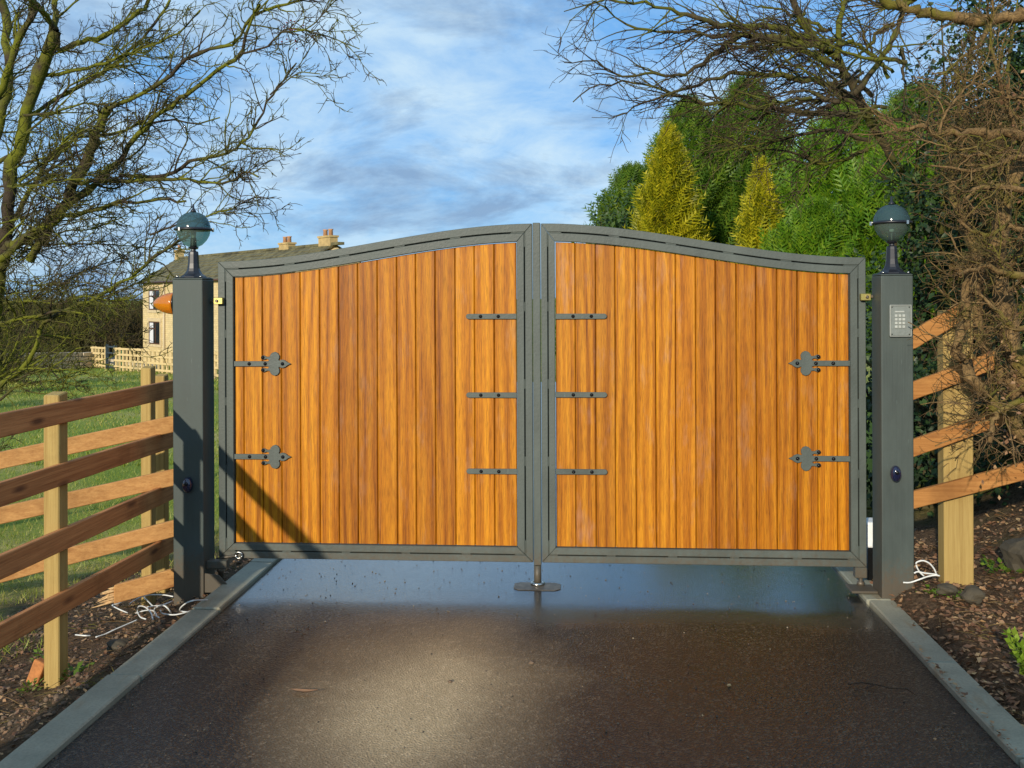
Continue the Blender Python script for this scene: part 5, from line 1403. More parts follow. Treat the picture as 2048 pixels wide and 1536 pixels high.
def grow(root, limbs, seed, mat_limb, mat_twig, b_sp, b_len, t_sp, t_len, spur_sp, spur_len, bias, t_r=0.0030, thin=0.012, wig=0.30, shadow_extra=0, flat=1.0):
    """limb objects with their branches; the finest twigs go to one part"""
    rng = np.random.default_rng(seed)
    off = np.array(origin_of(root)); bias = np.array(bias)
    TW = Tubes()
    for pts, r0, r1 in limbs:
        n = max(8, int(len(pts) * 3.2))
        P = smooth_line(pts, n)
        P[1:-1] += rng.normal(size=(n - 2, 3)) * min(0.014, r0 * 0.35)
        rad = r0 + (r1 - r0) * np.linspace(0, 1, n) ** 0.85
        rad = rad * (1 + 0.10 * rng.normal(size=n) * (r0 > 0.02))
        LT = Tubes(); LT.add(P, rad, 8 if r0 > 0.03 else 6)
        L = np.sum(np.linalg.norm(np.diff(P, axis=0), axis=1))
        nb = int(L / b_sp)
        for _ in range(nb):
            f = rng.uniform(0.12, 1.0); i = min(int(f * (n - 1)), n - 2)
            ln = rng.uniform(*b_len) * (1.1 - 0.45 * f)
            B = side_shoot(P, i, rng, rng.uniform(0.45, 1.15), ln, 7, wig * 0.8, bias * flat)
            rb = min(rad[i] * 0.62, thin * rng.uniform(0.55, 1.15))
            LT.add(B, np.linspace(rb, 0.0026, 8), 5)
            for _ in range(max(1, int(ln / t_sp))):
                j = rng.integers(1, 8); tl = rng.uniform(*t_len) * (1.0 - 0.06 * j)
                Tt = side_shoot(B, min(j, 6), rng, rng.uniform(0.4, 1.2), tl, 5, wig, bias)
                TW.add(Tt, np.linspace(t_r * 1.15, t_r * 0.55, 6), 3)
                for _ in range(int(tl / spur_sp)):
                    q = rng.integers(1, 6)
                    S = side_shoot(Tt, min(q, 4), rng, rng.uniform(0.6, 1.3), rng.uniform(*spur_len), 2, wig, bias * 0.5)
                    TW.add(S, np.array([t_r * 0.8, t_r * 0.65, t_r * 0.4]), 3)
        # short shoots straight off the limb
        for _ in range(int(L / (t_sp * 0.75))):
            i = rng.integers(1, n - 1)
            Tt = side_shoot(P, i, rng, rng.uniform(0.5, 1.3), rng.uniform(*t_len) * 0.8, 5, wig, bias)
            TW.add(Tt, np.linspace(t_r * 1.1, t_r * 0.5, 6), 3)
            for _ in range(int(t_len[1] * 0.5 / spur_sp)):
                q = rng.integers(1, 6)
                S = side_shoot(Tt, min(q, 4), rng, rng.uniform(0.6, 1.3), rng.uniform(*spur_len), 2, wig, bias * 0.5)
                TW.add(S, np.array([t_r * 0.8, t_r * 0.65, t_r * 0.4]), 3)
        link_mesh('limb' if r0 < 0.1 else 'trunk', LT.mesh('limb', off), mat_limb, root)
    t = link_mesh('twigs', TW.mesh('twigs', off), mat_twig, root)
    t['kind'] = 'stuff'
    return t


hw = thing('hawthorn_tree', 'bare mossy hawthorn leaning over the field fence from the left', 'tree', (-4.75, 2.6, -0.45))
grow(hw, HAWTHORN_LIMBS, 3, M_MOSSY, M_TWIG, 0.105, (0.22, 0.75), 0.075, (0.10, 0.34), 0.055, (0.025, 0.075), (0.10, 0.0, 0.05), 0.0034, 0.0095)
# a few clusters of old berries near the upper tips
rng_b = random.Random(2)
for ci, (cx, cy, cz, n_) in enumerate(((-1.93, 1.84, 3.70, 10), (-1.98, 1.86, 3.56, 6))):
    m = MB()
    for _ in range(n_):
        p = (cx + rng_b.uniform(-.07, .07), cy + rng_b.uniform(-.07, .07), cz + rng_b.uniform(-.06, .05))
        m.lathe([(0.001, -0.007), (0.0058, -0.004), (0.0070, 0.0), (0.0055, 0.004), (0.001, 0.0065)], p, 6)
    m.build('berries', M_BERRY, hw)['kind'] = 'stuff'

bt = thing('bare_tree', 'tall bare tree spreading dark branches over the conifers at the right', 'tree', (3.4, 4.0, 0.3))
grow(bt, BARE_LIMBS, 8, M_TWIG, M_REDTWIG, 0.12, (0.30, 0.95), 0.12, (0.12, 0.42), 0.14, (0.03, 0.09), (-0.13, 0.0, -0.02), 0.0030, 0.0095, 0.22)
tg = thing('tangled_tree', 'cut back tangled old tree overhanging the bank fence at the right edge', 'tree', (3.05, -0.25, 0.2))
grow(tg, TANGLE_LIMBS, 12, M_TANGLE, M_TANGTWIG, 0.060, (0.12, 0.46), 0.052, (0.06, 0.30), 0.10, (0.02, 0.06), (-0.05, -0.04, -0.02), 0.0020, 0.0050, 0.30)

# withered leaves caught in the tangle
rd = np.random.default_rng(77); n_ = 1500
cl_ = np.array([(2.72, -0.35, 1.05), (2.62, -0.40, 1.35), (2.85, -0.30, 1.6), (2.75, -0.20, 0.9), (2.95, -0.1, 2.1), (2.85, 0.0, 2.6), (2.55, -0.42, 0.98)])
P_ = cl_[rd.integers(0, len(cl_), n_)] + rd.normal(size=(n_, 3)) * [0.16, 0.14, 0.18]
LT_ = (np.array([(0, 0, 0), (0.45, -0.30, 0.05), (1.0, 0, -0.03), (0.45, 0.30, 0.05)]), np.array([(0, 1, 2), (0, 2, 3)]))
DEAD_TANGLE = (LT_, P_, rd.normal(size=(n_, 3)), 0.026 * rd.uniform(0.5, 1.4, n_), rd)

# mossy scrub trees standing further out in the field, copies of one
proto_limbs = []
rp = random.Random(21)
for i in range(13):
    a = rp.uniform(0, 6.28); el = rp.uniform(0.5, 1.35); ln = rp.uniform(2.2, 3.9); base = rp.uniform(0.1, 1.1)
    P = [(0.1 * math.cos(a), 0.1 * math.sin(a), base)]
    d = np.array([math.cos(a) * math.cos(el), math.sin(a) * math.cos(el), math.sin(el)])
    for j in range(5):
        d = unit(d + np.array([rp.uniform(-.3, .3), rp.uniform(-.3, .3), rp.uniform(-.22, .2)]))
        q = np.array(P[-1]) + d * ln / 5; P.append(tuple(q))
    proto_limbs.append((P, 0.075, 0.014))
proto_limbs.append(([(0, 0, -0.5), (0.02, 0.0, 0.5), (-0.04, 0.05, 1.4), (0.1, 0, 2.6), (0.15, 0.1, 3.9)], 0.16, 0.03))
scrub = thing('scrub_tree', 'mossy bare scrub tree in the field, nearest to the hawthorn', 'tree', (0, 0, 0), 'bare scrub trees along the field edge')
tw = grow(scrub, proto_limbs, 5, M_MOSSY, M_TWIG, 0.24, (0.5, 1.5), 0.16, (0.25, 0.75), 0.20, (0.06, 0.16), (0.02, 0, 0.03), 0.0060, 0.020)
for i, (x, y, z, sc, rz, lab) in enumerate(((-13.6, 16.0, -0.95, 0.72, 0.3, None),
                                            (-16.8, 22.5, -1.2, 0.78, 1.9, 'mossy bare scrub tree behind the nearest one, left of the stone house'),
                                            (-19.0, 27.0, -1.4, 0.72, 3.3, 'bare scrub tree just left of the house corner, short of the lattice fence'),
                                            (-23.2, 29.0, -1.5, 0.85, 4.6, 'bare scrub tree in front of the drystone wall at the far left'))):
    if i == 0: o = scrub
    else:
        o = scrub.copy(); COL.objects.link(o); o['label'] = lab
        for chd in list(scrub.children):
            c = chd.copy(); COL.objects.link(c); c.parent = o
    o.location = (x, y, z); o.scale = (sc, sc, sc); o.rotation_euler = (0, 0, rz)

# the dark wood that closes the view on the left
rw = np.random.default_rng(4); TWD = Tubes()
for i in range(620):
    f = rw.uniform(); x0 = -72 + 46 * f; y0 = 58 + rw.uniform(-3, 14) - 4 * f
    h = rw.uniform(2.6, 5.6) * (1.0 if f < 0.9 else 0.85); base = np.array([x0, y0, -2.6])
    for k_ in range(9):
        a = rw.uniform(0, 6.28); sp = rw.uniform(0.15, 0.6)
        P = [base + np.array([rw.uniform(-.4, .4), rw.uniform(-.4, .4), 0.0])]
        d = unit(np.array([math.cos(a) * sp, math.sin(a) * sp, 1.0]))
        for j in range(5):
            d = unit(d + rw.normal(size=3) * 0.18); P.append(P[-1] + d * h / 5)
        P = np.array(P); TWD.add(P, np.linspace(0.055, 0.012, 6), 4)
        for _ in range(9):
            S = side_shoot(P, rw.integers(1, 5), rw, rw.uniform(0.4, 1.0), h * rw.uniform(0.12, 0.3), 3, 0.3, np.array([0, 0, 0.05]))
            TWD.add(S, np.linspace(0.022, 0.008, 4), 3)
fw_ = link_mesh('far_wood', TWD.mesh('far_wood'), M_WOOD_FAR)
tag(fw_, 'dark leafless wood closing off the field at the far left', 'wood', kind='stuff')


# ------------------------------------------------------------------ evergreen foliage
def spray_template(pairs, width, blade):
    """a flat feather of thin blades along x"""
    V, F = [], []
    def tri(a, b, c):
        n = len(V); V.extend([a, b, c]); F.append((n, n + 1, n + 2))
    tri((0, -0.03, 0), (0, 0.03, 0), (1.0, 0, 0.04))
    for i in range(pairs):
        t = 0.08 + 0.78 * i / (pairs - 1); w = width * (1 - 0.55 * t)
        for s in (-1, 1):
            tri((t - blade, 0, 0.0), (t + blade, 0, 0.0), (t + 0.26 * (1 - 0.3 * t), s * w, 0.05 + 0.02 * s))
    return np.array(V), np.array(F)


def leaf_template():
    V = np.array([(0, 0, 0), (0.45, -0.30, 0.05), (1.0, 0, -0.03), (0.45, 0.30, 0.05)])
    return V, np.array([(0, 1, 2), (0, 2, 3)])


def place(tmpl, P, Dr, size, rng, roll=True, upright=None):
    """copies of a small template at P, its x axis along Dr"""
    V, F = tmpl; n = len(P)
    Dr = Dr / (np.linalg.norm(Dr, axis=1, keepdims=True) + 1e-9)
    ref = rng.normal(size=(n, 3)) if upright is None else np.tile(np.array(upright, float), (n, 1)) + rng.normal(size=(n, 3)) * 0.35
    S = np.cross(ref, Dr); S /= np.linalg.norm(S, axis=1, keepdims=True) + 1e-9
    U = np.cross(Dr, S)
    sz = np.asarray(size).reshape(-1, 1, 1) if np.ndim(size) else size
    out = (V[None, :, 0:1] * Dr[:, None] + V[None, :, 1:2] * S[:, None] + V[None, :, 2:3] * U[:, None]) * sz + P[:, None]
    idx = F[None] + (np.arange(n) * len(V))[:, None, None]
    return out.reshape(-1, 3), idx.reshape(-1, F.shape[1])


V, F = place(*DEAD_TANGLE)
link_mesh('withered_leaves', np_mesh('withered_leaves', V - np.array(origin_of(tg)), [F]), M_DEADLEAF, tg)['kind'] = 'stuff'

SPRAY = spray_template(5, 0.34, 0.055)
LEAFT = leaf_template()


def conifer(name, label, base, h, r, mat, n, size, seed, wind=0.30, power=0.9, blunt=0.0, lump=0.22, upness=0.55):
    rng = np.random.default_rng(seed)
    root = thing(name, label, 'conifer', base, 'conifers behind the right gate')
    m = MB(); m.tube([(base[0], base[1], base[2] - 0.3), (base[0], base[1], base[2] + h * 0.5), (base[0] + 0.03, base[1], base[2] + h * 0.96)], [0.09, 0.06, 0.008], 7)
    m.build('trunk', M_TWIG, root)
    t = rng.uniform(0, 1, n) ** 1.25
    a = rng.uniform(0, 2 * np.pi, n)
    prof = r * ((1 - t) ** power * (1 - blunt) + blunt * np.sqrt(np.clip(1 - t ** 2.2, 0, 1)))
    bump = 1 + lump * np.sin(3 * a + 9 * t + seed) * np.sin(14 * t + 2 * a) + 0.5 * lump * rng.normal(size=n) * 0.5
    f = np.sqrt(rng.uniform(0.12, 1.0, n))
    rr = prof * bump * f
    P = np.stack([rr * np.cos(a) + wind * 0.5 * t, rr * np.sin(a), t * h * 0.985], -1)
    Dv = np.stack([np.cos(a) * (0.75 - 0.3 * t) + wind, np.sin(a) * (0.75 - 0.3 * t), upness + 0.7 * t], -1) + rng.normal(size=(n, 3)) * 0.22
    V, F = place(SPRAY, P, Dv, size * rng.uniform(0.6, 1.25, n) * (0.55 + 0.45 * np.clip((1 - t) * 4, 0, 1)), rng)
    # leader shoot
    c = link_mesh('crown', np_mesh('crown', V, [F]), mat, root); c['kind'] = 'stuff'
    return root


conifer('golden_conifer', 'tall pointed golden yellow conifer showing above the middle of the right gate', (2.75, 24.80, -0.9), 7.64, 1.79, M_GOLD, 4590, 0.53, 1, 0.24, 0.80, upness=0.30)
conifer('golden_conifer', 'small golden yellow conifer half hidden by the bright green ones', (4.75, 20.80, -0.9), 6.00, 1.12, M_GOLD, 2550, 0.49, 2, 0.24, 0.85)
conifer('dark_conifer', 'broad dark green conifer behind the tall golden one', (4.25, 32.80, -0.9), 9.98, 3.70, M_DGREEN, 6630, 0.71, 3, 0.18, 0.75, 0.25)
conifer('dark_conifer', 'tallest dark green conifer, right of the tall golden one', (6.35, 33.00, -0.9), 10.78, 2.80, M_DGREEN, 5865, 0.71, 4, 0.18, 0.6, 0.45)
conifer('dark_conifer', 'low rounded dark green conifer at the left end of the conifer row', (2.05, 32.40, -0.9), 7.38, 2.35, M_DGREEN, 4590, 0.67, 5, 0.15, 0.7, 0.45)
conifer('green_conifer', 'bright green conifer left of the right lantern, filling the gap beside it', (7.19, 21.80, -0.9), 7.78, 2.80, M_LGREEN, 5865, 0.60, 6, 0.34, 0.7, 0.4)
conifer('green_conifer', 'bright green conifer directly behind the right lantern', (7.85, 19.00, -0.9), 6.48, 2.35, M_LGREEN, 5355, 0.58, 7, 0.34, 0.7, 0.45)
conifer('green_conifer', 'low bright green conifer just above the right end of the gate', (5.71, 19.00, -0.9), 4.72, 1.90, M_LGREEN, 4590, 0.53, 8, 0.34, 0.7, 0.5)


def leafy(name, label, cat, base, blobs, mat, n, size, seed, trunk=None, group=None, hang=-0.2):
    """broadleaf evergreen: leaves through a few overlapping clumps, on stems"""
    rng = np.random.default_rng(seed)
    root = thing(name, label, cat, base, group)
    off = np.array(base)
    w = np.array([b[3] ** 2 for b in blobs]); w = w / w.sum()
    pick = rng.choice(len(blobs), n, p=w)
    C = np.array([b[:3] for b in blobs])[pick]; Rr = np.array([b[3] for b in blobs])[pick]
    dv = rng.normal(size=(n, 3)); dv /= np.linalg.norm(dv, axis=1, keepdims=True)
    rad = Rr * rng.uniform(0.25, 1.0, n) ** 0.5 * (1 + 0.16 * np.sin(dv[:, 0] * 7 + pick) * np.sin(dv[:, 2] * 6 + dv[:, 1] * 5))
    P = C + dv * rad[:, None]
    Dv = dv * 0.6 + rng.normal(size=(n, 3)) * 0.7 + np.array([0, 0, hang])
    V, F = place(LEAFT, P, Dv, size * rng.uniform(0.6, 1.3, n), rng, upright=(0, -0.5, 0.8))
    c = link_mesh('leaves', np_mesh('leaves', V - off, [F]), mat, root); c['kind'] = 'stuff'
    T = Tubes()
    for b in blobs:
        for _ in range(5):
            s = np.array(base) + rng.normal(size=3) * [0.1, 0.1, 0]; e = np.array(b[:3]) + rng.normal(size=3) * b[3] * 0.5
            mid = (s + e) / 2 + rng.normal(size=3) * 0.15
            T.add(smooth_line([s, mid, e], 9), np.linspace(trunk or 0.02, 0.006, 9), 5)
    link_mesh('stems', T.mesh('stems', off), M_TWIG, root)
    return root


leafy('laurel_bush', 'loose broadleaved bush at the left end of the conifers above the gate', 'bush', (1.25, 28.6, -0.9),
      [(1.31, 28.60, 4.42, 0.80), (1.85, 28.80, 3.68, 1.00), (1.15, 28.40, 3.28, 0.90), (2.15, 28.60, 4.98, 0.60), (0.95, 28.40, 4.18, 0.44)], M_LAUREL, 1100, 0.19, 21)
leafy('ivy_tree', 'dark ivy clad trunk mass behind the tangled tree at the right', 'tree', (3.3, 3.0, 0.3),
      [(2.95, 2.9, 1.4, 0.75), (3.45, 2.9, 2.3, 0.65), (4.0, 3.0, 2.9, 0.7), (3.75, 3.1, 3.5, 0.75), (3.6, 2.8, 2.2, 0.9), (3.5, 2.8, 1.2, 0.95), (4.2, 3.2, 4.1, 0.8), (4.4, 3.0, 2.8, 0.9), (3.9, 2.6, 3.2, 0.7), (3.75, 2.7, 2.35, 0.6), (4.0, 2.2, 1.9, 0.8)], M_IVY, 19000, 0.060, 22, 0.06)
leafy('ivy_growth', 'thin dark ivy climbing beside the bare tree above the right lantern', 'ivy', (3.4, 3.6, 0.3),
      [(3.35, 3.4, 2.75, 0.45), (3.45, 3.3, 3.25, 0.5), (3.7, 3.2, 3.75, 0.5), (3.3, 3.5, 2.3, 0.4), (4.1, 3.3, 4.2, 0.55), (3.9, 3.0, 3.3, 0.5)], M_IVY, 2600, 0.055, 24, 0.03)
leafy('holly_bush', 'dark evergreen bush low behind the bank fence at the right', 'bush', (3.0, 1.6, 0.2),
      [(2.45, 1.9, 0.5, 0.55), (2.75, 1.5, 0.75, 0.6), (3.2, 1.3, 0.6, 0.65), (3.6, 1.2, 1.0, 0.7), (2.4, 2.1, 1.1, 0.5), (3.9, 0.9, 0.7, 0.6)], M_IVY, 7000, 0.055, 23, 0.03)

for cx, cy, ch, cr, sd, lab in ((9.65, 23.4, 8.4, 3.0, 41, 'dark green conifer well right of the lantern, behind the ivy'), (13.2, 24.4, 9.4, 3.3, 42, 'dark green conifer at the right edge, behind the ivy')):
    conifer('dark_conifer', lab, (cx, cy, -0.9), ch, cr, M_DGREEN, 6120, 0.63, sd, 0.2, 0.65, 0.45)

# low bright shrub at the right edge of the bank
sb = thing('green_shrub', 'bright green leafy shrub on the bank at the right picture edge', 'shrub', (2.02, -1.57, 0.10))
rs = np.random.default_rng(31); T = Tubes(); PP, DD = [], []
for i in range(34):
    a = rs.uniform(0, 6.28); sp = rs.uniform(0.1, 0.95); ln = rs.uniform(0.10, 0.21)
    s = np.array([2.025, -1.57, 0.09]); d = unit(np.array([math.cos(a) * sp, math.sin(a) * sp, 0.8]))
    L_ = smooth_line([s, s + d * ln * 0.6, s + d * ln + np.array([0, 0, 0.02])], 8); T.add(L_, np.linspace(0.004, 0.0015, 8), 4)
    for j in range(2, 8):
        for _ in range(4):
            PP.append(L_[j]); DD.append(unit(d + rs.normal(size=3) * 0.7))
V, F = place(LEAFT, np.array(PP), np.array(DD), 0.034 * rs.uniform(0.7, 1.3, len(PP)), rs)
o0 = np.array(sb.location); link_mesh('stems', T.mesh('stems', o0), M_WEED, sb)
link_mesh('leaves', np_mesh('leaves', V - o0, [F]), M_SHRUB, sb)['kind'] = 'stuff'

# weeds
for i, (x, y, s, lab) in enumerate(((-2.17, -1.02, 0.10, 'small green weed at the foot of the nearest fence post'),
                                    (-2.33, -1.10, 0.07, 'small green weed on the soil left of the nearest fence post'),
                                    (-2.52, -0.62, 0.08, 'green weed on the soil behind the brown fence, lower left'),
                                    (2.06, -0.26, 0.075, 'green weed patch under the white cable loop'),
                                    (2.17, -0.33, 0.06, 'green weed patch right of the white cable loop'),
                                    (2.52, 0.03, 0.13, 'grassy green tuft below the bank fence at the right'))):
    z = float(ground_z(x, y)); rs = np.random.default_rng(50 + i); n = 46
    a = rs.uniform(0, 6.28, n); rr = s * rs.uniform(0.05, 0.9, n)
    P = np.stack([x + rr * np.cos(a), y + rr * np.sin(a), z + rs.uniform(0.0, 0.6, n) * s], -1)
    Dv = np.stack([np.cos(a), np.sin(a), rs.uniform(0.1, 1.1, n)], -1)
    V, F = place(LEAFT, P, Dv, s * 0.34 * rs.uniform(0.6, 1.3, n), rs, upright=(0, 0, 1))
    w_ = thing('weed', lab, 'weed', (x, y, z), 'weeds on the bare soil')
    link_mesh('leaves', np_mesh('leaves', V - np.array([x, y, z]), [F]), M_WEED, w_)['kind'] = 'stuff'

# ------------------------------------------------------------------ ground cover
def scatter_blades(n, xr, yr, hgt, wid, seed, keep=None, lean=0.5):
    rng = np.random.default_rng(seed)
    x = rng.uniform(*xr, n); y = yr[0] + (yr[1] - yr[0]) * rng.uniform(0, 1, n) ** 1.6
    if keep is not None:
        k_ = keep(x, y); x, y = x[k_], y[k_]
    n = len(x); z = ground_z(x, y) - 0.01
    h = hgt * rng.uniform(0.5, 1.4, n); a = rng.uniform(0, 6.28, n)
    wv = np.stack([np.cos(a) * wid, np.sin(a) * wid, np.zeros(n)], -1)
    B = np.stack([x, y, z], -1); tip = B + np.stack([rng.normal(size=n) * lean * h, rng.normal(size=n) * lean * h, h], -1)
    V = np.stack([B - wv, B + wv, tip], 1).reshape(-1, 3)
    return V, np.arange(n * 3).reshape(-1, 3)


def off_soil(x, y):
    return (x < -3.0 - 0.25 * np.sin(y * 2.1) - 0.2 * np.sin(y * 5.3)) | ((y > 1.0 + 0.3 * np.sin(x * 3)) & (x < -2.2 - 0.2 * y * 0.3)) & (x < -2.3)


Vs, Fs, b0 = [], [], 0
for args in ((52000, (-9, -2.2), (-1.2, 8), 0.055, 0.0035, 61, off_soil), (30000, (-22, -3.5), (7, 26), 0.075, 0.010, 62, None), (16000, (-34, -8), (24, 46), 0.10, 0.024, 63, None)):
    V, F = scatter_blades(*args); Vs.append(V); Fs.append(F + b0); b0 += len(V)
tag(link_mesh('field_grass', np_mesh('field_grass', np.concatenate(Vs), [np.concatenate(Fs)]), M_BLADE), 'rough grazed grass across the field beyond the fences', 'grass', kind='stuff')


def litter(n, xr, yr, size, seed, keep=None, lift=0.004):
    rng = np.random.default_rng(seed); x = rng.uniform(*xr, n); y = rng.uniform(*yr, n)
    if keep is not None:
        k_ = keep(x, y, rng); x, y = x[k_], y[k_]
    n = len(x); P = np.stack([x, y, np.where((x > -1.64) & (x < 1.76), 0.010, ground_z(x, y)) + lift + rng.uniform(0, 0.012, n)], -1)
    a = rng.uniform(0, 6.28, n); Dv = np.stack([np.cos(a), np.sin(a), rng.normal(size=n) * 0.28], -1)
    return place(LEAFT, P, Dv, size * rng.uniform(0.5, 1.35, n), rng, upright=(0, 0, 1.2))


Vs, Fs, b0 = [], [], 0
for args in ((9500, (1.80, 3.6), (-3.4, 0.9), 0.034, 71, lambda x, y, r: (x > 1.86 - 0.10 * (r.uniform(size=len(x)) ** 3) * (y < -0.7))),
             (3600, (-3.2, -1.76), (-3.4, 0.9), 0.027, 72, None),
             (900, (1.74, 1.90), (-3.4, -0.9), 0.024, 74, None)):
    V, F = litter(*args, lift=(0.022 if args[4] == 74 else 0.004)); Vs.append(V); Fs.append(F + b0); b0 += len(V)
tag(link_mesh('leaf_litter', np_mesh('leaf_litter', np.concatenate(Vs), [np.concatenate(Fs)]), M_DEADLEAF), 'brown fallen leaves strewn over the soil beside the drive', 'leaf litter', kind='stuff')
V, F = litter(70, (-1.5, 1.7), (-2.6, 0.6), 0.017, 73, lambda x, y, r: r.uniform(size=len(x)) < 0.35 + 0.4 * (x > 0.6))
tag(link_mesh('scattered_leaves', np_mesh('scattered_leaves', V, [F]), M_DEADLEAF), 'small leaf scraps scattered over the tarmac', 'leaf litter', kind='stuff')

# clods and pebbles in the soil
OCT = (np.array([(1, 0, 0), (-1, 0, 0), (0, 1, 0), (0, -1, 0), (0, 0, 0.8), (0, 0, -0.8)], float),
       np.array([(0, 2, 4), (2, 1, 4), (1, 3, 4), (3, 0, 4), (2, 0, 5), (1, 2, 5), (3, 1, 5), (0, 3, 5)]))
rc = np.random.default_rng(81); n = 5200
x = np.where(rc.uniform(size=n) < 0.55, rc.uniform(-3.3, -1.80, n), rc.uniform(1.90, 3.6, n)); y = rc.uniform(-3.4, 1.2, n)
sz = 0.004 + 0.016 * rc.uniform(size=n) ** 4
P = np.stack([x, y, ground_z(x, y) + sz * 0.2], -1)
V, F = place(OCT, P, rc.normal(size=(n, 3)) * [1, 1, 0.3], sz, rc)
V = V + rc.normal(size=V.shape) * 0.0015
tag(link_mesh('soil_clods', np_mesh('soil_clods', V, [F]), M_PEBBLE), 'loose clods and pebbles in the bare soil', 'soil', kind='stuff')
# dead stalks and twigs on the soil
TS = Tubes()
for i in range(900):
    left_ = rc.uniform() < 0.55
    x = rc.uniform(-3.2, -1.80) if left_ else rc.uniform(1.86, 3.4); y = rc.uniform(-3.2, 0.9); a = rc.uniform(0, 6.28); ln = rc.uniform(0.03, 0.20)
    z = float(ground_z(x, y)) + 0.006
    c = np.array([x, y, z]); d = np.array([math.cos(a), math.sin(a), rc.normal() * 0.12])
    TS.add(np.array([c, c + d * ln * 0.5 + [0, 0, 0.008], c + d * ln]), np.array([0.0022, 0.0018, 0.0008]), 4)
tag(link_mesh('dead_stalks', TS.mesh('dead_stalks'), M_TANGTWIG), 'dead stalks and broken twigs lying on the soil', 'twigs', kind='stuff')

# loose chippings and grit on the tarmac
n = 3200; x = rc.uniform(-1.6, 1.72, n); y = -3.4 + 4.2 * rc.uniform(size=n); sz = 0.0012 + 0.0042 * rc.uniform(size=n) ** 5
P = np.stack([x, y, 0.012 * (1 - (x / 1.75) ** 2) - 0.006 + sz * 0.35], -1)
V, F = place(OCT, P, rc.normal(size=(n, 3)) * [1, 1, 0.3], sz, rc)
tag(link_mesh('tarmac_grit', np_mesh('tarmac_grit', V, [F]), M_GRIT), 'loose grit and chippings on the tarmac', 'grit', kind='stuff')

# single things on the ground
def rock(name, label, cat, loc, s, mat, seed, group=None):
    bm = bmesh.new(); bmesh.ops.create_icosphere(bm, subdivisions=3, radius=1.0)
    r = random.Random(seed); ph = [r.uniform(0, 6) for _ in range(6)]
    for v in bm.verts:
        c = v.co; k_ = 1 + 0.16 * math.sin(c.x * 3.1 + ph[0]) * math.sin(c.y * 2.7 + ph[1]) + 0.10 * math.sin(c.z * 5 + ph[2] + c.x * 3) + 0.05 * math.sin(c.y * 9 + ph[3])
        v.co = Vector((c.x * s[0], c.y * s[1], c.z * s[2])) * k_
    me = bpy.data.meshes.new(name); bm.to_mesh(me); bm.free()
    return tag(link_mesh(name, me, mat, None, loc), label, cat, group)


rock('rock', 'large dark rock half buried in the bank at the right edge', 'rock', (2.68, 0.0, 0.20), (0.14, 0.11, 0.13), M_ROCK, 3)
rock('rock', 'rounded stone among leaves below the bank fence post', 'rock', (2.20, -0.42, 0.115), (0.058, 0.045, 0.045), M_ROCK, 5)
rock('rock', 'flat stone just above the rounded one on the bank', 'rock', (2.12, -0.29, 0.105), (0.05, 0.04, 0.03), M_ROCK, 8)
rock('rock', 'grey stone on the soil below the splintered rail', 'rock', (-2.08, -0.72, -0.12), (0.06, 0.05, 0.03), M_ROCK, 9)
m = MB(); m.bar((-2.375, -0.985, -0.22), (-2.335, -0.975, -0.11), 0.065, 0.05, (0.2, 1, 0)); 
tag(m.build('brick_fragment', M_BRICKBIT, None, 0.008, loc=(-2.355, -0.98, -0.17), seg=2), 'orange broken brick leaning beside the nearest fence post', 'brick')
lf = MB(); L0 = np.array([-0.892, -1.598, 0.014])
pts = [(-0.055, 0.012, 0.010), (-0.03, 0.004, 0.006), (0.0, 0.0, 0.004), (0.03, 0.001, 0.006), (0.062, 0.008, 0.012)]
wd_ = [0.001, 0.008, 0.011, 0.008, 0.0008]; vs = []
for (a_, b_, c_), w in zip(pts, wd_): vs += [L0 + (a_, b_ - w, c_ + w * 0.5), L0 + (a_, b_, c_ - w * 0.2), L0 + (a_, b_ + w, c_ + w * 0.7)]
lf.add(vs, [(i * 3 + j, i * 3 + j + 1, (i + 1) * 3 + j + 1, (i + 1) * 3 + j) for i in range(4) for j in range(2)], True)
tag(lf.build('curled_leaf', M_DEADLEAF, None, loc=tuple(L0), normals=False), 'long curled brown leaf lying on the pale tarmac', 'leaf')
for i, (x, y, r_, lab) in enumerate(((0.02, -1.195, 0.012, 'dark pip of earth near the centre line of the drive'), (-0.31, -1.43, 0.009, 'dark crumb of earth on the pale patch of tarmac'),
                                     (0.85, -1.40, 0.008, 'pale crumb of earth on the right half of the drive'))):
    rock('earth_crumb', lab, 'earth crumb', (x, y, 0.010), (r_, r_ * 0.8, r_ * 0.7), M_PEBBLE if i < 2 else M_SPLINT, 20 + i, 'crumbs of earth on the tarmac')
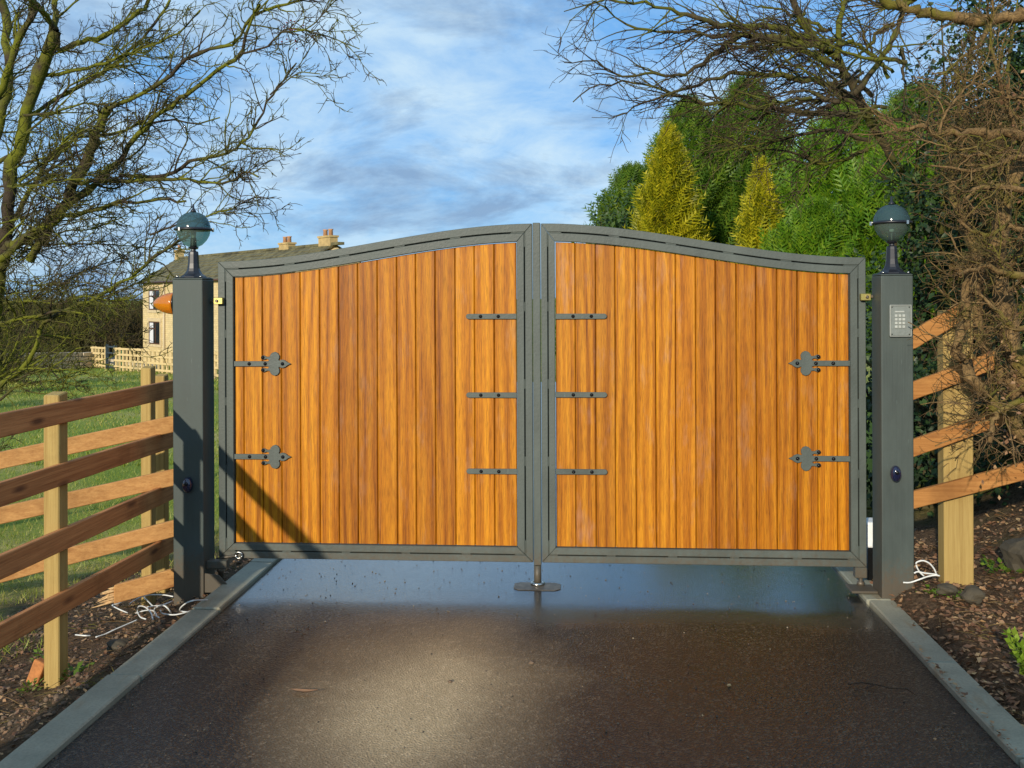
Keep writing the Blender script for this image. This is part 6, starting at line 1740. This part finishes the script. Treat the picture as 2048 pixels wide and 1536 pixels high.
m = MB(); m.tube([(1.345, -1.36, 0.010), (1.40, -1.355, 0.016), (1.455, -1.36, 0.012), (1.50, -1.40, 0.013), (1.565, -1.41, 0.015), (1.585, -1.47, 0.012)], [0.0035, 0.003, 0.003, 0.0025, 0.0025, 0.0012], 5)
m.tube([(1.455, -1.36, 0.012), (1.40, -1.41, 0.012), (1.35, -1.43, 0.010)], [0.0025, 0.002, 0.001], 5)
tag(m.build('fallen_twig', M_REDTWIG, None, loc=(1.45, -1.4, 0.0)), 'forked dead twig lying on the dark right side of the drive', 'twig')

# unseen hedges added behind the camera to shade the near drive, gap between
def hedge(label, x0, x1, y, h, seed, wob):
    rng = np.random.default_rng(seed); root = thing('shade_hedge', label, 'hedge', ((x0 + x1) / 2, y, 0), 'unseen hedges added for their shade')
    off = np.array(root.location); n = int(11000 * (x1 - x0))
    x = rng.uniform(x0, x1, n); yy = y + rng.uniform(-0.35, 0.35, n)
    ht = h * (1 + wob * np.sin(x * 2.3 + seed) + 0.5 * wob * np.sin(x * 5.9 + 1))
    edge = np.clip(np.minimum(x - x0, x1 - x) / 0.35, 0, 1) ** 0.5
    z = rng.uniform(0, 1, n) * ht * edge - 0.05
    V, F = place(LEAFT, np.stack([x, yy, z], -1), rng.normal(size=(n, 3)), 0.085 * rng.uniform(0.6, 1.3, n), rng)
    link_mesh('leaves', np_mesh('leaves', V - off, [F]), M_IVY, root)['kind'] = 'stuff'
    T = Tubes()
    for i in range(int(12 * (x1 - x0))):
        s = np.array([rng.uniform(x0 + 0.2, x1 - 0.2), y + rng.uniform(-.2, .2), -0.1]); T.add(np.array([s, s + [rng.normal() * .1, rng.normal() * .1, h * 0.5], s + [rng.normal() * .2, rng.normal() * .1, h * 0.9]]), np.array([0.015, 0.01, 0.004]), 4)
    link_mesh('stems', T.mesh('stems', off), M_TWIG, root)


hedge('unseen hedge added behind the viewer for its shade, left of the gap', -4.60, -3.42, -9.4, 2.62, 91, 0.05)
hedge('unseen hedge added behind the viewer for its shade, right of the gap', -2.42, 2.6, -9.4, 2.78, 92, 0.05)
